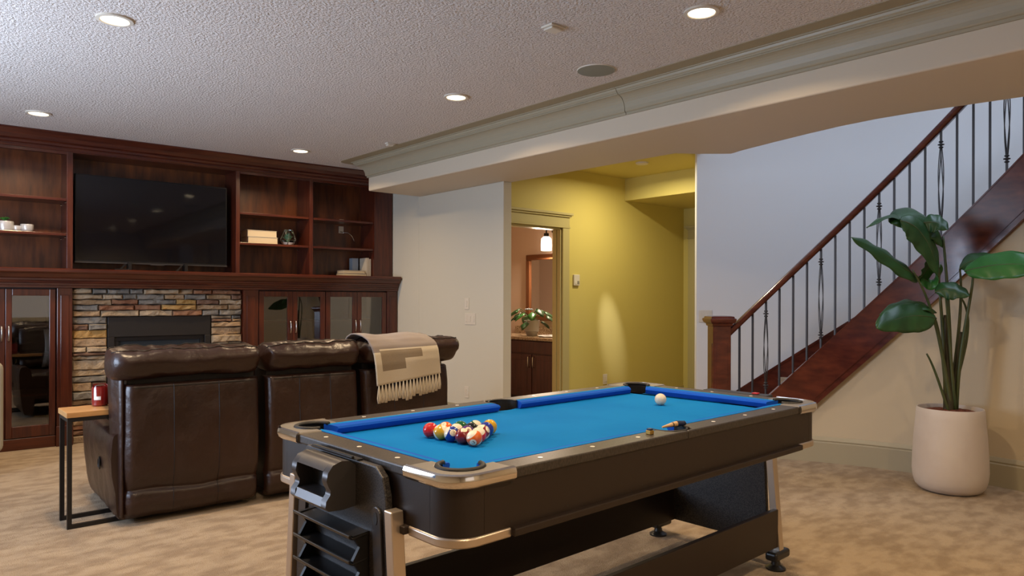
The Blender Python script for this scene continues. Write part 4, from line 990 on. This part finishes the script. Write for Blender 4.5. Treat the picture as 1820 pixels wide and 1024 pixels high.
MB().lathe([(.17,VZ),(.20,VZ+.012),(.19,VZ+.016),(.14,VZ+.002),(.001,VZ+.001)],36,(6.02,6.12,0)).build('basin_rim',white,ct,smooth=50)
mr=thing('wall_mirror','bronze framed mirror above the bathroom vanity','mirror',(6.29,6.45,.97))
my1=PX(938,500,6.30).y; my0=my1-.85; mz0,mz1=.975,1.81
MB().box(6.285,6.299,my0+.05,my1-.05,mz0+.05,mz1-.05).build('glass',mirror_m,mr)
for a in ((my0,my1,mz0,mz0+.07),(my0,my1,mz1-.07,mz1),(my0,my0+.07,mz0+.07,mz1-.07),(my1-.07,my1,mz0+.07,mz1-.07)):
    MB().box(6.262,6.2985,*a).build('frame_bar',frame_br,mr,bevel=.010,seg=3)
lp=PX(971,433,6.16); 
wlm=thing('vanity_lamp','lit white glass vanity lamp on a dark bracket above the mirror','lamp',(lp.x,lp.y,lp.z-.1))
MB().box(6.27,6.2985,lp.y-.45,lp.y+.02,lp.z+.14,lp.z+.21).build('back_plate',black,wlm,bevel=.004)
MB().tube([(6.28,lp.y-.0,lp.z+.175),(lp.x,lp.y,lp.z+.175),(lp.x,lp.y,lp.z+.10)],.010,8).build('bracket',black,wlm)
MB().lathe([(.030,lp.z+.085),(.032,lp.z+.125),(.012,lp.z+.13)],18,(lp.x,lp.y,0)).build('socket',black,wlm,smooth=50)
MB().lathe([(.035,lp.z+.085),(.062,lp.z+.06),(.068,lp.z-.02),(.066,lp.z-.085),(.060,lp.z-.088),(.001,lp.z-.086)],28,(lp.x,lp.y,0)).build('glass_shade',shade_m,wlm,smooth=50)
area('lamp_light',(0,0,-.02),(-.4,0,-1),.12,0,BATH_W,(1,.78,.58),PI,wlm,True)
area('lamp_light',(-.14,0,.1),(-1,-.1,.2),.12,0,BATH_W*.5,(1,.78,.58),PI,wlm,True)
vp=PX(945,596,5.93); vp=Vector((5.93,vp.y,VZ))
bp=thing('potted_plant','small leafy plant in a grey pot on the bathroom vanity counter','plant',vp)
MB().lathe([(.055,0),(.07,.03),(.072,.05),(.088,.06),(.095,.19),(.088,.19),(.083,.17),(.001,.165)],28,vp).build('pot',grey_pot,bp,smooth=50)
for k in range(15):
    a=k*2.4+.3; q_=.55+.45*((k*31)%9)/9; b0=vp+Vector((0,0,.17)); e=b0+Vector((math.cos(a)*.20*q_,math.sin(a)*.20*q_,.30-.26*q_+.06*math.sin(k*1.3)))
    mid=b0.lerp(e,.55)+Vector((0,0,.05)); MB().tube(bez([b0,mid,e],8),.004,6).build('stem',stem_m,bp)
    dv=Vector((math.cos(a),math.sin(a),-.25)).normalized(); sv=Vector((-math.sin(a),math.cos(a),.15)).normalized(); ln,wd=.14,.052
    def lf(u,v,e=e,dv=dv,sv=sv): return e+dv*ln*u+sv*(wd*(math.sin(PI*u**.7)**.8 if 0<u<1 else 0)*(2*v-1))+Vector((0,0,-.02*abs(2*v-1)-.05*u*u))
    MB().grid(8,4,lf).build('leaf',leaf_m if k%3 else leaf_l,bp,smooth=True,solid=.002)
for k in range(14):
    a=k*2.4; r_=.035*math.sqrt(k/14); MB().lathe([(.001,-.009),(.009,-.004),(.009,.004),(.001,.009)],8,vp+Vector((r_*math.cos(a)*1.5-.05,r_*math.sin(a)*1.5-.0,.33-.3*r_))).build('flower',mat('pale_blossom',(.30,.36,.42),.7),bp,smooth=True)
# stairwell skylight
sk=MB(); sk.box(4.7,6.1,-.1,-.04,5.02,5.1).box(4.7,6.1,1.24,1.3,5.02,5.1).box(4.7,4.76,-.04,1.24,5.02,5.1).box(6.04,6.1,-.04,1.24,5.02,5.1)
struct('window_2',sk,white,'white framed skylight high above the staircase','window')
bpy.context.view_layer.update()
